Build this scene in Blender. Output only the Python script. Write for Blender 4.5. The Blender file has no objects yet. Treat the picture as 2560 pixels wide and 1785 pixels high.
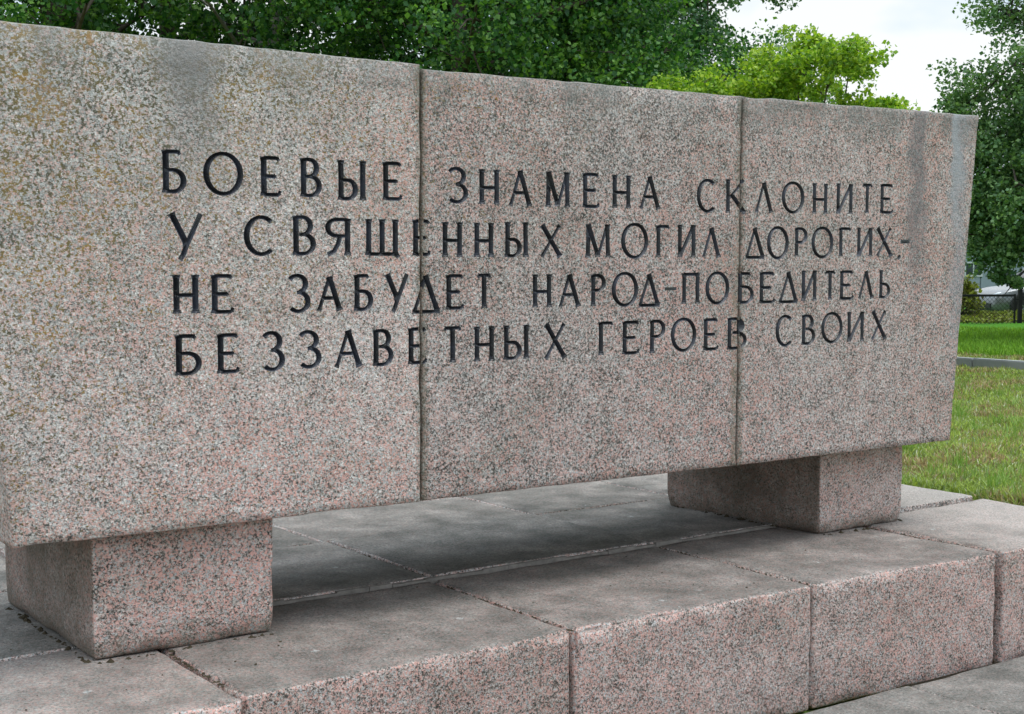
import bpy, bmesh, math, random
import numpy as np
from mathutils import Vector, noise
from mathutils.geometry import delaunay_2d_cdt

scene = bpy.context.scene
C = scene.collection
R = math.radians

# ------------------------------------------------------------------ camera
HEAD = 54.566                       # camera heading, degrees from +X
cam_d = bpy.data.cameras.new('camera')
cam = bpy.data.objects.new('camera', cam_d)
C.objects.link(cam)
cam.location = (0, 0, 1.6)
cam.rotation_euler = (R(90 - 3.917), 0, R(HEAD - 90))
cam_d.sensor_width = 36
cam_d.lens = 49.39
cam_d.clip_start = 0.05
cam_d.clip_end = 2000
scene.camera = cam

# ------------------------------------------------------------------ sky, sun, exposure
SUN_EL, SUN_AZ = 76.0, -62.0        # azimuth of the sun, degrees from +X (behind the viewer)
w = bpy.data.worlds.new('World')
scene.world = w
w.use_nodes = True
nt = w.node_tree
nt.nodes.clear()
wo = nt.nodes.new('ShaderNodeOutputWorld')
bg = nt.nodes.new('ShaderNodeBackground')
bg.inputs['Strength'].default_value = 0.1
nt.links.new(bg.outputs[0], wo.inputs[0])
sky = nt.nodes.new('ShaderNodeTexSky')
sky.sky_type = 'NISHITA'
sky.sun_disc = False
sky.sun_elevation = R(SUN_EL)
sky.sun_rotation = R(90 - SUN_AZ)
tc = nt.nodes.new('ShaderNodeTexCoord')
mp = nt.nodes.new('ShaderNodeMapping')
mp.inputs['Scale'].default_value = (1, 1, 2.2)
mp.inputs['Location'].default_value = (0.35, 0.10, 0.0)
nt.links.new(tc.outputs['Generated'], mp.inputs[0])
n1 = nt.nodes.new('ShaderNodeTexNoise')
n1.inputs['Scale'].default_value = 3.2
n1.inputs['Detail'].default_value = 5
n1.inputs['Roughness'].default_value = 0.5
nt.links.new(mp.outputs[0], n1.inputs['Vector'])
cr = nt.nodes.new('ShaderNodeValToRGB')
cr.color_ramp.elements[0].position = 0.40
cr.color_ramp.elements[0].color = (3.7, 5.2, 6.5, 1)
cr.color_ramp.elements[1].position = 0.56
cr.color_ramp.elements[1].color = (6.9, 7.0, 6.95, 1)
nt.links.new(n1.outputs[0], cr.inputs[0])
mx = nt.nodes.new('ShaderNodeMix')
mx.data_type = 'RGBA'
mx.inputs[0].default_value = 0.88
nt.links.new(sky.outputs[0], mx.inputs[6])
nt.links.new(cr.outputs[0], mx.inputs[7])
sz = nt.nodes.new('ShaderNodeSeparateXYZ')
nt.links.new(tc.outputs['Generated'], sz.inputs[0])
mr = nt.nodes.new('ShaderNodeMapRange')          # overcast sky: the zenith is brighter than the horizon
mr.inputs[1].default_value = 0.2
mr.inputs[3].default_value = 1.0
mr.inputs[4].default_value = 2.9
nt.links.new(sz.outputs[2], mr.inputs[0])
vm = nt.nodes.new('ShaderNodeVectorMath')
vm.operation = 'SCALE'
nt.links.new(mx.outputs[2], vm.inputs[0])
nt.links.new(mr.outputs[0], vm.inputs['Scale'])
nt.links.new(vm.outputs[0], bg.inputs[0])

sun_d = bpy.data.lights.new('sun', 'SUN')
sun_d.energy = 1.5
sun_d.angle = R(30)
sun_d.color = (1.0, 0.97, 0.92)
sun = bpy.data.objects.new('sun', sun_d)
C.objects.link(sun)
sd = Vector((math.cos(R(SUN_EL)) * math.cos(R(SUN_AZ)), math.cos(R(SUN_EL)) * math.sin(R(SUN_AZ)), math.sin(R(SUN_EL))))
sun.rotation_euler = sd.to_track_quat('Z', 'Y').to_euler()
sun.location = (0, 0, 30)

scene.view_settings.view_transform = 'Standard'
scene.view_settings.look = 'None'
scene.view_settings.exposure = 0.62
scene.view_settings.gamma = 1
scene.view_settings.use_curve_mapping = False


# ------------------------------------------------------------------ helpers
def tag(o, label=None, cat=None, group=None, kind=None):
    if label: o['label'] = label
    if cat: o['category'] = cat
    if group: o['group'] = group
    if kind: o['kind'] = kind
    return o


def empty(name, loc, rz=0.0):
    o = bpy.data.objects.new(name, None)
    o.empty_display_size = 0.1
    C.objects.link(o)
    o.location = loc
    o.rotation_euler = (0, 0, rz)
    return o


def mesh_obj(name, V, F, m, parent=None, smooth=False):
    """V (n,3) array, F list of index lists or (k,m) array"""
    me = bpy.data.meshes.new(name)
    if isinstance(F, np.ndarray):
        V = np.asarray(V, np.float32)
        nf, k = F.shape
        me.vertices.add(len(V))
        me.vertices.foreach_set('co', V.ravel())
        me.loops.add(nf * k)
        me.loops.foreach_set('vertex_index', F.ravel().astype(np.int32))
        me.polygons.add(nf)
        me.polygons.foreach_set('loop_start', np.arange(0, nf * k, k, dtype=np.int32))
        me.polygons.foreach_set('loop_total', np.full(nf, k, np.int32))
        me.update(calc_edges=True)
    else:
        me.from_pydata([tuple(v) for v in V], [], F)
    me.materials.append(m)
    if smooth:
        me.polygons.foreach_set('use_smooth', [True] * len(me.polygons))
    me.update()
    o = bpy.data.objects.new(name, me)
    C.objects.link(o)
    if parent: o.parent = parent
    return o


class MB:
    """collects simple shapes into one mesh"""
    def __init__(s): s.V = []; s.F = []
    def add(s, V, F):
        b = len(s.V)
        s.V += [tuple(v) for v in V]
        s.F += [[i + b for i in f] for f in F]
    def box(s, x0, x1, y0, y1, z0, z1):
        s.add([(x0, y0, z0), (x1, y0, z0), (x1, y1, z0), (x0, y1, z0), (x0, y0, z1), (x1, y0, z1), (x1, y1, z1), (x0, y1, z1)],
              [[0, 3, 2, 1], [4, 5, 6, 7], [0, 1, 5, 4], [1, 2, 6, 5], [2, 3, 7, 6], [3, 0, 4, 7]])
    def tube(s, pts, rad, n=6, cap=True):
        pts = [Vector(p) for p in pts]
        rings = []
        up = None
        for i, p in enumerate(pts):
            d = (pts[min(i + 1, len(pts) - 1)] - pts[max(i - 1, 0)])
            d = d.normalized() if d.length > 1e-9 else Vector((0, 0, 1))
            if up is None:
                up = d.orthogonal().normalized()
            up = (up - d * up.dot(d))
            up = up.normalized() if up.length > 1e-6 else d.orthogonal().normalized()
            sd_ = d.cross(up)
            r = rad[i] if isinstance(rad, (list, tuple)) else rad
            rings.append([p + (up * math.cos(2 * math.pi * k / n) + sd_ * math.sin(2 * math.pi * k / n)) * r for k in range(n)])
        V = [v for rg in rings for v in rg]
        F = []
        for i in range(len(rings) - 1):
            for k in range(n):
                k2 = (k + 1) % n
                F.append([i * n + k, i * n + k2, (i + 1) * n + k2, (i + 1) * n + k])
        if cap:
            F.append([k for k in range(n)][::-1])
            F.append([(len(rings) - 1) * n + k for k in range(n)])
        s.add(V, F)
    def build(s, name, m, parent=None, smooth=False):
        return mesh_obj(name, s.V, s.F, m, parent, smooth)


def polar(bearing, dist, z=0.0):
    """a place on the ground given as compass bearing (degrees from +X) and metres from the viewer's spot"""
    return Vector((math.cos(R(bearing)) * dist, math.sin(R(bearing)) * dist, z))


# ------------------------------------------------------------------ materials
class NT:
    def __init__(s, name):
        s.m = bpy.data.materials.new(name)
        s.m.use_nodes = True
        s.t = s.m.node_tree
        s.t.nodes.clear()
        s.out = s.t.nodes.new('ShaderNodeOutputMaterial')
        s.b = s.t.nodes.new('ShaderNodeBsdfPrincipled')
        s.t.links.new(s.b.outputs[0], s.out.inputs[0])
        s._pos = None
    def node(s, typ, **kw):
        n = s.t.nodes.new(typ)
        for k, v in kw.items(): setattr(n, k, v)
        return n
    def link(s, a, b): s.t.links.new(a, b)
    def put(s, sock, v):
        if hasattr(v, 'is_output') or isinstance(v, bpy.types.NodeSocket): s.link(v, sock)
        else: sock.default_value = v
    @property
    def pos(s):
        if s._pos is None:
            g = s.node('ShaderNodeNewGeometry')
            s._geo = g
            s._pos = g.outputs['Position']
        return s._pos
    @property
    def geo(s):
        s.pos
        return s._geo
    def math(s, op, a, b=0.0, c=None, clamp=False):
        n = s.node('ShaderNodeMath', operation=op, use_clamp=clamp)
        s.put(n.inputs[0], a); s.put(n.inputs[1], b)
        if c is not None: s.put(n.inputs[2], c)
        return n.outputs[0]
    def noise(s, scale, detail=3, rough=0.5, vec=None, dist=0.0, out=0):
        n = s.node('ShaderNodeTexNoise')
        s.link(vec if vec is not None else s.pos, n.inputs['Vector'])
        n.inputs['Scale'].default_value = scale
        n.inputs['Detail'].default_value = detail
        n.inputs['Roughness'].default_value = rough
        n.inputs['Distortion'].default_value = dist
        return n.outputs[out]
    def voro(s, scale, vec=None, feature='F1', out='Distance'):
        n = s.node('ShaderNodeTexVoronoi', feature=feature)
        s.link(vec if vec is not None else s.pos, n.inputs['Vector'])
        n.inputs['Scale'].default_value = scale
        return n.outputs[out]
    def scaled(s, sx, sy, sz, vec=None, loc=(0, 0, 0), rot=(0, 0, 0)):
        n = s.node('ShaderNodeMapping')
        s.link(vec if vec is not None else s.pos, n.inputs[0])
        n.inputs['Scale'].default_value = (sx, sy, sz)
        n.inputs['Location'].default_value = loc
        n.inputs['Rotation'].default_value = rot
        return n.outputs[0]
    def ramp(s, fac, stops, interp='LINEAR'):
        n = s.node('ShaderNodeValToRGB')
        s.put(n.inputs[0], fac)
        r = n.color_ramp
        r.interpolation = interp
        while len(r.elements) < len(stops): r.elements.new(0.5)
        for e, (p, c) in zip(r.elements, stops):
            e.position = p
            e.color = tuple(c) + (1,) if len(c) == 3 else c
        return n.outputs[0]
    def step(s, v, a, b):
        n = s.node('ShaderNodeMapRange', clamp=True)
        s.put(n.inputs[0], v)
        n.inputs[1].default_value = a
        n.inputs[2].default_value = b
        return n.outputs[0]
    def mix(s, f, a, b, mode='MIX'):
        n = s.node('ShaderNodeMix', data_type='RGBA', blend_type=mode)
        s.put(n.inputs[0], f)
        for i, v in ((6, a), (7, b)):
            if isinstance(v, (tuple, list)): n.inputs[i].default_value = tuple(v)[:3] + (1,)
            else: s.link(v, n.inputs[i])
        return n.outputs[2]
    def sep(s, vec):
        n = s.node('ShaderNodeSeparateXYZ')
        s.link(vec, n.inputs[0])
        return n.outputs
    def bump(s, h, strength, dist, normal=None):
        n = s.node('ShaderNodeBump')
        n.inputs['Strength'].default_value = strength
        n.inputs['Distance'].default_value = dist
        s.link(h, n.inputs['Height'])
        if normal is not None: s.link(normal, n.inputs['Normal'])
        return n.outputs[0]
    def done(s, col, rough=0.6, normal=None, spec=0.3, metal=0.0):
        s.put(s.b.inputs['Base Color'], tuple(col) + (1,) if isinstance(col, tuple) and len(col) == 3 else col)
        s.put(s.b.inputs['Roughness'], rough)
        s.b.inputs['Specular IOR Level'].default_value = spec
        s.b.inputs['Metallic'].default_value = metal
        if normal is not None: s.link(normal, s.b.inputs['Normal'])
        return s.m


def granite(name, pink=1.0, soft=1.0, foot=False, lichen=False, streaks=False, topgrey=1.0, gs=1.0):
    n = NT(name)
    oi = n.node('ShaderNodeObjectInfo')
    # warp so that grains are not round
    gs *= 1.45
    wn = n.noise(55 * gs, 2, 0.6, out=1)
    ws = n.node('ShaderNodeVectorMath', operation='SCALE'); n.link(wn, ws.inputs[0]); ws.inputs['Scale'].default_value = 0.013
    wa = n.node('ShaderNodeVectorMath', operation='ADD'); n.link(n.pos, wa.inputs[0]); n.link(ws.outputs[0], wa.inputs[1])
    P = wa.outputs[0]
    vc = n.sep(n.voro(118 * gs, P, out='Color'))
    vf = n.sep(n.voro(250 * gs, P, out='Color'))
    fine = n.noise(240 * gs, 3, 0.7)
    org = n.noise(62 * gs, 6, 0.78, vec=n.scaled(1, 1, 1, rot=(0.4, 0.3, 0.2)))
    clus = n.noise(13, 4, 0.7)
    def spread(x, k): return n.math('MULTIPLY', n.math('SUBTRACT', x, 0.5), k)
    v = n.math('ADD', n.math('ADD', spread(org, 1.75 * soft), spread(vc[0], 0.36)), n.math('ADD', spread(vf[0], 0.22), spread(clus, 0.42)))
    v = n.math('ADD', v, n.math('MULTIPLY_ADD', oi.outputs['Random'], 0.08, 0.485))
    pk = pink
    cry = n.ramp(v, [(0.12, (0.028, 0.028, 0.026)), (0.29, (0.075, 0.071, 0.064)), (0.42, (0.175, 0.160, 0.144)),
                     (0.54, (0.355, 0.325, 0.302)), (0.68, (0.52, 0.478, 0.446)), (0.84, (0.70, 0.655, 0.620))])
    pinkm = n.math('MULTIPLY', n.step(n.math('ADD', vc[1], spread(n.noise(28, 3, 0.6), 1.6)), 0.40, 0.66), n.step(v, 0.32, 0.46))
    big = n.noise(1.3, 3, 0.6)
    big = n.math('ADD', big, n.math('MULTIPLY', n.step(n.sep(n.pos)[2], 1.7, 0.9), 0.14))
    if soft < 1: cry = n.mix(1.0, cry, (0.93, 0.875, 0.85), 'MULTIPLY')
    pinkm = n.math('MULTIPLY', pinkm, n.math('MULTIPLY_ADD', n.step(big, 0.35, 0.65), 0.65, 0.35))
    cry = n.mix(n.math('MULTIPLY', pinkm, 0.95 * pk, clamp=True), cry, (0.57, 0.315, 0.270))
    cry = n.mix(n.math('MULTIPLY', n.step(vc[2], 0.80, 0.86), n.step(v, 0.3, 0.6)), cry, (0.38, 0.39, 0.39))
    # broad patchiness and per-stone tone
    patch = n.noise(2.6, 4, 0.65)
    cry = n.mix(n.step(patch, 0.45, 0.8), cry, n.mix(1.0, cry, (0.72, 0.74, 0.70), 'MULTIPLY'))
    tone = n.math('MULTIPLY_ADD', oi.outputs['Random'], 0.16, 0.90)
    tn = n.node('ShaderNodeCombineColor'); [n.link(tone, tn.inputs[i]) for i in range(3)]
    cry = n.mix(1.0, cry, tn.outputs[0], 'MULTIPLY')
    px, py, pz = n.sep(n.pos)
    nz = n.sep(n.geo.outputs['Normal'])[2]
    # trodden and rained-on upper faces: grey film over the crystals
    up = n.step(nz, 0.55, 0.85)
    film = n.noise(5.0, 5, 0.65)
    clean = n.step(n.math('ADD', px, n.math('MULTIPLY', n.math('SUBTRACT', film, 0.5), 1.2)), 4.7, 5.5)
    filmc = n.ramp(film, [(0.32, (0.054, 0.055, 0.050)), (0.52, (0.100, 0.099, 0.091)), (0.70, (0.175, 0.168, 0.156))])
    filmc = n.mix(n.math('MULTIPLY', clean, 0.8), filmc, (0.30, 0.280, 0.262))
    fs = n.noise(120, 5, 0.85)
    filmc = n.mix(n.step(fs, 0.38, 0.62), n.mix(1.0, filmc, (0.45, 0.46, 0.46), 'MULTIPLY'), n.mix(1.0, filmc, (1.62, 1.57, 1.52), 'MULTIPLY'))
    worn = n.math('MULTIPLY', up, n.math('MULTIPLY_ADD', n.step(film, 0.75, 0.35), 0.20, 0.60 * topgrey), clamp=True)
    col = n.mix(worn, cry, filmc)
    # sparse pale crusts on upper faces
    spv = n.node('ShaderNodeTexVoronoi'); n.link(n.scaled(1, 1.0, 1), spv.inputs['Vector']); spv.inputs['Scale'].default_value = 5.5
    warp = n.math('MULTIPLY', n.math('SUBTRACT', n.noise(85, 4, 0.75), 0.5), 0.42)
    spd = n.math('ADD', spv.outputs['Distance'], warp)
    cs = n.sep(spv.outputs['Color'])
    spot = n.math('MULTIPLY', n.step(spd, 0.085, 0.03), n.math('MULTIPLY', n.step(cs[0], 0.62, 0.64), up))
    col = n.mix(n.math('MULTIPLY', spot, 0.6), col, (0.42, 0.44, 0.43))
    sv2 = n.voro(31, P)
    spot2 = n.math('MULTIPLY', n.step(sv2, 0.10, 0.05), n.math('MULTIPLY', up, n.step(n.noise(3.5, 2), 0.48, 0.60)))
    col = n.mix(n.math('MULTIPLY', spot2, 0.7), col, (0.45, 0.47, 0.46))
    # dark olive algae flecks, everywhere in small amounts
    lf = n.noise(95, 4, 0.65)
    lf2 = n.noise(2.2, 3, 0.6)
    fleck = n.math('MULTIPLY', n.step(lf, 0.60, 0.66), n.step(lf2, 0.5, 0.7))
    col = n.mix(n.math('MULTIPLY', fleck, 0.65), col, (0.115, 0.105, 0.05))
    if foot:
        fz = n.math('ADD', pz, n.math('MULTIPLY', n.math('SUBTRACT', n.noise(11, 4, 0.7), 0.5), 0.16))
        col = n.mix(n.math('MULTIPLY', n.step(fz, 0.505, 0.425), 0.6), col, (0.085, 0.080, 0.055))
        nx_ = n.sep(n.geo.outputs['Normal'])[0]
        shade_stain = n.math('MULTIPLY', n.step(nx_, -0.4, -0.8), n.math('MULTIPLY_ADD', n.step(n.noise(3.5, 4, 0.7), 0.36, 0.62), 0.5, 0.5))  # left faces: under-slab shade painted into the colour, along with a brownish stain
        col = n.mix(n.math('MULTIPLY', shade_stain, 0.80), col, (0.070, 0.058, 0.040))
    if lichen:
        # lichen grows thickest at the upper left of the slab and thins out to the right and down
        g = n.math('SUBTRACT', n.math('MULTIPLY', n.math('SUBTRACT', pz, 1.30), 0.80), n.math('MULTIPLY', n.math('SUBTRACT', px, 1.15), 0.62))
        g = n.math('ADD', g, n.math('MULTIPLY', n.math('SUBTRACT', n.noise(2.4, 4, 0.7), 0.5), 1.3))
        gm = n.step(g, -0.95, 0.75)
        fl = n.noise(92, 5, 0.72, vec=n.scaled(1, 1, 1.2))
        thr = n.math('SUBTRACT', 0.640, n.math('MULTIPLY', gm, 0.138))
        lm = n.step(n.math('SUBTRACT', fl, thr), 0.0, 0.018)
        lcol = n.ramp(n.noise(9, 3, 0.6), [(0.36, (0.045, 0.040, 0.014)), (0.49, (0.125, 0.086, 0.008)), (0.62, (0.235, 0.130, 0.008))])
        col = n.mix(n.math('MULTIPLY', lm, n.math('MULTIPLY_ADD', gm, 0.30, 0.76), clamp=True), col, lcol)
        col = n.mix(n.math('MULTIPLY', n.step(g, -0.6, 0.5), 0.14), col, (0.33, 0.335, 0.315))
        # pale blue-grey crust lichen
        pl = n.noise(62, 4, 0.7, vec=n.scaled(1, 1, 1, loc=(7.1, 3.3, 1.9)))
        pm = n.math('MULTIPLY', n.step(pl, 0.49, 0.56), n.step(g, -0.1, 0.55))
        pm = n.math('MULTIPLY', pm, n.step(lm, 0.6, 0.1))
        col = n.mix(n.math('MULTIPLY', pm, 0.55), col, (0.37, 0.39, 0.375))
        # orange colonies
        om = n.math('MULTIPLY', n.step(n.noise(21, 3, 0.6, vec=n.scaled(1, 1, 1, loc=(1.1, 9.3, 4.9))), 0.66, 0.69), n.step(g, 0.1, 0.7))
        col = n.mix(n.math('MULTIPLY', om, 0.7), col, (0.24, 0.115, 0.018))
    if streaks:
        ed = n.noise(9, 4, 0.7)
        edx = n.math('MULTIPLY', n.math('SUBTRACT', ed, 0.5), 0.22)
        sx_ = n.math('ADD', px, edx)
        # soot band right under the top edge
        band = n.math('ADD', pz, n.math('MULTIPLY', n.math('SUBTRACT', n.noise(4, 4, 0.7, vec=n.scaled(1, 1, 0.4)), 0.5), 0.42))
        bm = n.step(band, 2.12, 2.24)
        col = n.mix(n.math('MULTIPLY', bm, 0.55), col, (0.125, 0.13, 0.12))
        def streak(x, wdt, zend, c, a):
            nonlocal col
            d = n.math('ABSOLUTE', n.math('SUBTRACT', sx_, x))
            m1 = n.step(d, wdt, wdt * 0.35)
            m2 = n.step(n.math('ADD', pz, n.math('MULTIPLY', edx, 2.0)), zend, zend + 0.45)
            col = n.mix(n.math('MULTIPLY', n.math('MULTIPLY', m1, m2), a), col, c)
        streak(1.66, 0.13, 1.72, (0.165, 0.16, 0.155), 0.72)
        streak(2.02, 0.06, 1.95, (0.21, 0.21, 0.20), 0.5)
        streak(4.98, 0.075, 1.35, (0.125, 0.12, 0.125), 0.62)
        streak(5.25, 0.05, 1.60, (0.30, 0.318, 0.332), 0.75)
        streak(5.27, 0.07, 1.0, (0.26, 0.27, 0.29), 0.45)
        streak(3.18, 0.18, 1.98, (0.16, 0.165, 0.15), 0.45)
        streak(1.28, 0.08, 1.95, (0.17, 0.165, 0.155), 0.5)
        # damp dark fringe beside the joints, brown mortar wash left of the second joint
        for jx, a in ((2.458, 0.55), (3.921, 0.45)):
            d = n.math('ABSOLUTE', n.math('SUBTRACT', n.math('ADD', px, n.math('MULTIPLY', edx, 0.12)), jx + 0.002))
            col = n.mix(n.math('MULTIPLY', n.step(d, 0.030, 0.006), a), col, (0.115, 0.105, 0.07))
        d = n.math('ABSOLUTE', n.math('SUBTRACT', n.math('ADD', px, n.math('MULTIPLY', edx, 0.10)), 3.893))
        col = n.mix(n.math('MULTIPLY', n.math('MULTIPLY', n.step(d, 0.020, 0.0), n.step(n.noise(16, 4, 0.75), 0.40, 0.62)), n.step(pz, 2.1, 1.2)), col, (0.17, 0.135, 0.09))
    # relief
    h1 = n.noise(26 * gs, 4, 0.62)
    h2 = n.voro(118 * gs, P)
    bmp = n.bump(h1, 0.45, 0.012)
    bmp = n.bump(n.math('ADD', h2, n.math('MULTIPLY', fine, 0.6)), 0.38, 0.0045, bmp)
    return n.done(col, 0.72, bmp, 0.28)


M = {}
M['slab'] = granite('granite_slab_weathered', 1.0, gs=1.22, lichen=True, streaks=True)
M['block'] = granite('granite_block_pink', 0.92, soft=0.80, gs=1.2)
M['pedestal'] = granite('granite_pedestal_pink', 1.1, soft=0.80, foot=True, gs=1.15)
M['paving'] = granite('granite_paving_grey', 0.6, topgrey=1.15)


def paint_mat():
    n = NT('black_letter_paint')
    wv = n.noise(120, 4, 0.7)
    chip = n.step(wv, 0.665, 0.69)
    tint = n.mix(n.step(n.noise(14, 3), 0.4, 0.65), (0.011, 0.012, 0.015), (0.028, 0.032, 0.046))
    col = n.mix(n.math('MULTIPLY', chip, 0.8), tint, (0.22, 0.20, 0.18))
    bmp = n.bump(n.noise(170, 3, 0.6), 0.5, 0.004)
    return n.done(col, 0.36, bmp, 0.55)
M['paint'] = paint_mat()


def simple(name, col, rough=0.6, spec=0.3, metal=0.0, var=0.15, vs=8.0, bump=0.0):
    n = NT(name)
    c = n.mix(n.step(n.noise(vs, 4, 0.6), 0.3, 0.7), tuple(x * (1 - var) for x in col), tuple(min(1, x * (1 + var)) for x in col))
    b = n.bump(n.noise(vs * 6, 3), 0.4, bump) if bump else None
    return n.done(c, rough, b, spec, metal)


M['mortar'] = simple('old_mortar', (0.19, 0.165, 0.125), 0.9, 0.1, var=0.4, vs=25, bump=0.004)
M['mortar_light'] = simple('pale_mortar', (0.21, 0.19, 0.17), 0.9, 0.1, var=0.3, vs=25, bump=0.004)
M['bark'] = simple('bark', (0.085, 0.072, 0.058), 0.9, 0.1, var=0.45, vs=9, bump=0.02)
M['bark_grey'] = simple('bark_grey', (0.17, 0.16, 0.14), 0.9, 0.1, var=0.4, vs=9, bump=0.02)
M['fence_paint'] = simple('black_fence_paint', (0.007, 0.007, 0.008), 0.6, 0.2, var=0.3)
M['kerb'] = simple('kerb_concrete', (0.26, 0.27, 0.27), 0.85, 0.2, var=0.2, vs=3, bump=0.003)
M['wall_grey'] = simple('building_panel_grey', (0.22, 0.255, 0.30), 0.6, 0.3, var=0.08, vs=0.8)
M['wall_white'] = simple('building_panel_white', (0.42, 0.44, 0.46), 0.6, 0.3, var=0.06, vs=0.8)
M['trim'] = simple('building_trim', (0.14, 0.16, 0.18), 0.5, 0.3)
M['window'] = simple('window_glass', (0.04, 0.05, 0.06), 0.12, 0.6, var=0.2)
M['car_paint'] = simple('silver_car_paint', (0.20, 0.207, 0.215), 0.25, 0.6, 0.35, var=0.03)
M['tyre'] = simple('tyre_rubber', (0.015, 0.015, 0.015), 0.85, 0.2)
M['rim'] = simple('wheel_rim', (0.30, 0.31, 0.32), 0.35, 0.5, 0.7, var=0.05)
M['glass_dark'] = simple('car_glass', (0.018, 0.022, 0.024), 0.08, 0.6, var=0.1)
M['plastic'] = simple('black_plastic', (0.02, 0.02, 0.021), 0.5, 0.4)
M['lamp'] = simple('headlight_lens', (0.5, 0.52, 0.54), 0.1, 0.7, 0.3, var=0.05)
M['litter'] = simple('leaf_litter', (0.040, 0.032, 0.020), 0.9, 0.1, var=0.4, vs=40)


def leaf_mat(name, a, b, c, trans=0.35, gloss=0.35):
    n = NT(name)
    g = n.geo
    rnd = g.outputs['Random Per Island']
    cl = n.noise(0.9, 3, 0.6)
    v = n.math('ADD', n.math('MULTIPLY', rnd, 0.6), n.math('MULTIPLY', cl, 0.5))
    col = n.ramp(v, [(0.22, a), (0.5, b), (0.85, c)])
    n.link(col, n.b.inputs['Base Color'])
    n.b.inputs['Roughness'].default_value = 0.48
    n.b.inputs['Specular IOR Level'].default_value = gloss
    tr = n.node('ShaderNodeBsdfTranslucent')
    n.link(n.mix(1.0, col, (1.25, 1.35, 0.55), 'MULTIPLY'), tr.inputs[0])
    ms = n.node('ShaderNodeMixShader')
    ms.inputs[0].default_value = trans
    n.link(n.b.outputs[0], ms.inputs[1]); n.link(tr.outputs[0], ms.inputs[2])
    n.link(ms.outputs[0], n.out.inputs[0])
    return n.m


M['leaf_dark'] = leaf_mat('leaf_dark', (0.012, 0.055, 0.016), (0.040, 0.135, 0.032), (0.15, 0.30, 0.050))
M['leaf_blue'] = leaf_mat('leaf_bluegreen', (0.025, 0.080, 0.038), (0.055, 0.135, 0.060), (0.12, 0.21, 0.08), 0.3)
M['leaf_lime'] = leaf_mat('leaf_lime', (0.07, 0.16, 0.022), (0.17, 0.31, 0.028), (0.36, 0.47, 0.05), 0.4, 0.25)
M['leaf_right'] = leaf_mat('leaf_right', (0.055, 0.135, 0.055), (0.11, 0.22, 0.085), (0.23, 0.37, 0.13), 0.3)
M['leaf_pale'] = leaf_mat('leaf_pale', (0.07, 0.13, 0.075), (0.13, 0.20, 0.12), (0.20, 0.27, 0.17), 0.35)
M['weed'] = leaf_mat('weed_leaf', (0.10, 0.085, 0.035), (0.14, 0.17, 0.03), (0.27, 0.31, 0.045), 0.3, 0.2)


def ground_mat():
    n = NT('lawn_soil')
    px, py, pz = n.sep(n.pos)
    a = n.noise(1.6, 5, 0.65)
    f = n.noise(30, 4, 0.7)
    dry = n.ramp(n.math('ADD', n.math('MULTIPLY', a, 0.6), n.math('MULTIPLY', f, 0.4)),
                 [(0.36, (0.07, 0.12, 0.025)), (0.48, (0.13, 0.19, 0.04)), (0.57, (0.22, 0.20, 0.08)), (0.68, (0.26, 0.19, 0.10))])
    lush = n.ramp(f, [(0.3, (0.035, 0.12, 0.010)), (0.55, (0.065, 0.20, 0.015)), (0.75, (0.12, 0.26, 0.02))])
    ln = n.math('SUBTRACT', px, n.math('MULTIPLY', a, 1.2))
    col = n.mix(n.step(ln, 15.6, 16.1), dry, lush)
    b = n.bump(f, 0.8, 0.05)
    return n.done(col, 0.95, b, 0.1)
M['ground'] = ground_mat()


def grass_mat():
    n = NT('grass_blades')
    at = n.node('ShaderNodeAttribute'); at.attribute_name = 'blade_colour'
    n.link(at.outputs['Color'], n.b.inputs['Base Color'])
    n.b.inputs['Roughness'].default_value = 0.55
    n.b.inputs['Specular IOR Level'].default_value = 0.25
    tr = n.node('ShaderNodeBsdfTranslucent')
    n.link(n.mix(1.0, at.outputs['Color'], (1.2, 1.25, 0.6), 'MULTIPLY'), tr.inputs[0])
    ms = n.node('ShaderNodeMixShader'); ms.inputs[0].default_value = 0.3
    n.link(n.b.outputs[0], ms.inputs[1]); n.link(tr.outputs[0], ms.inputs[2])
    n.link(ms.outputs[0], n.out.inputs[0])
    return n.m
M['grass'] = grass_mat()

# ------------------------------------------------------------------ ground
GZ = 0.36          # lawn level beside the platform
PLAT = 0.42        # top of the platform's front row


def ground_height(x, y):
    # lawn lies level with the platform, the lower paving in front is at zero
    s = lambda a, b, t: np.clip((t - a) / (b - a), 0, 1) ** 2 * (3 - 2 * np.clip((t - a) / (b - a), 0, 1))
    h = GZ * s(5.9, 6.3, x)
    back = GZ * s(6.45, 6.8, y) + 0 * x
    h = np.maximum(h, back)
    lump = 0.018 * np.sin(x * 2.1 + 0.7 * np.sin(y * 1.3)) * np.sin(y * 1.9 + 1.3) * (h / GZ)
    return h + lump - 0.06 * (1 - h / GZ)


xs = np.unique(np.concatenate([np.linspace(-400, -20, 12), np.linspace(-20, 5.6, 24), np.linspace(5.6, 7, 22), np.linspace(7, 30, 60), np.linspace(30, 60, 12), np.linspace(60, 700, 10)]))
ys = np.unique(np.concatenate([np.linspace(-400, -20, 10), np.linspace(-20, 3, 20), np.linspace(3, 7, 40), np.linspace(7, 24, 50), np.linspace(24, 60, 12), np.linspace(60, 700, 10)]))
GX, GY = np.meshgrid(xs, ys)
GV = np.stack([GX.ravel(), GY.ravel(), ground_height(GX, GY).ravel()], 1)
nx, ny = len(xs), len(ys)
ii = np.arange((ny - 1) * nx).reshape(ny - 1, nx)[:, :-1].ravel()
GF = np.stack([ii, ii + 1, ii + nx + 1, ii + nx], 1)
tag(mesh_obj('lawn_ground', GV, GF, M['ground'], smooth=True), kind='structure')


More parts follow.
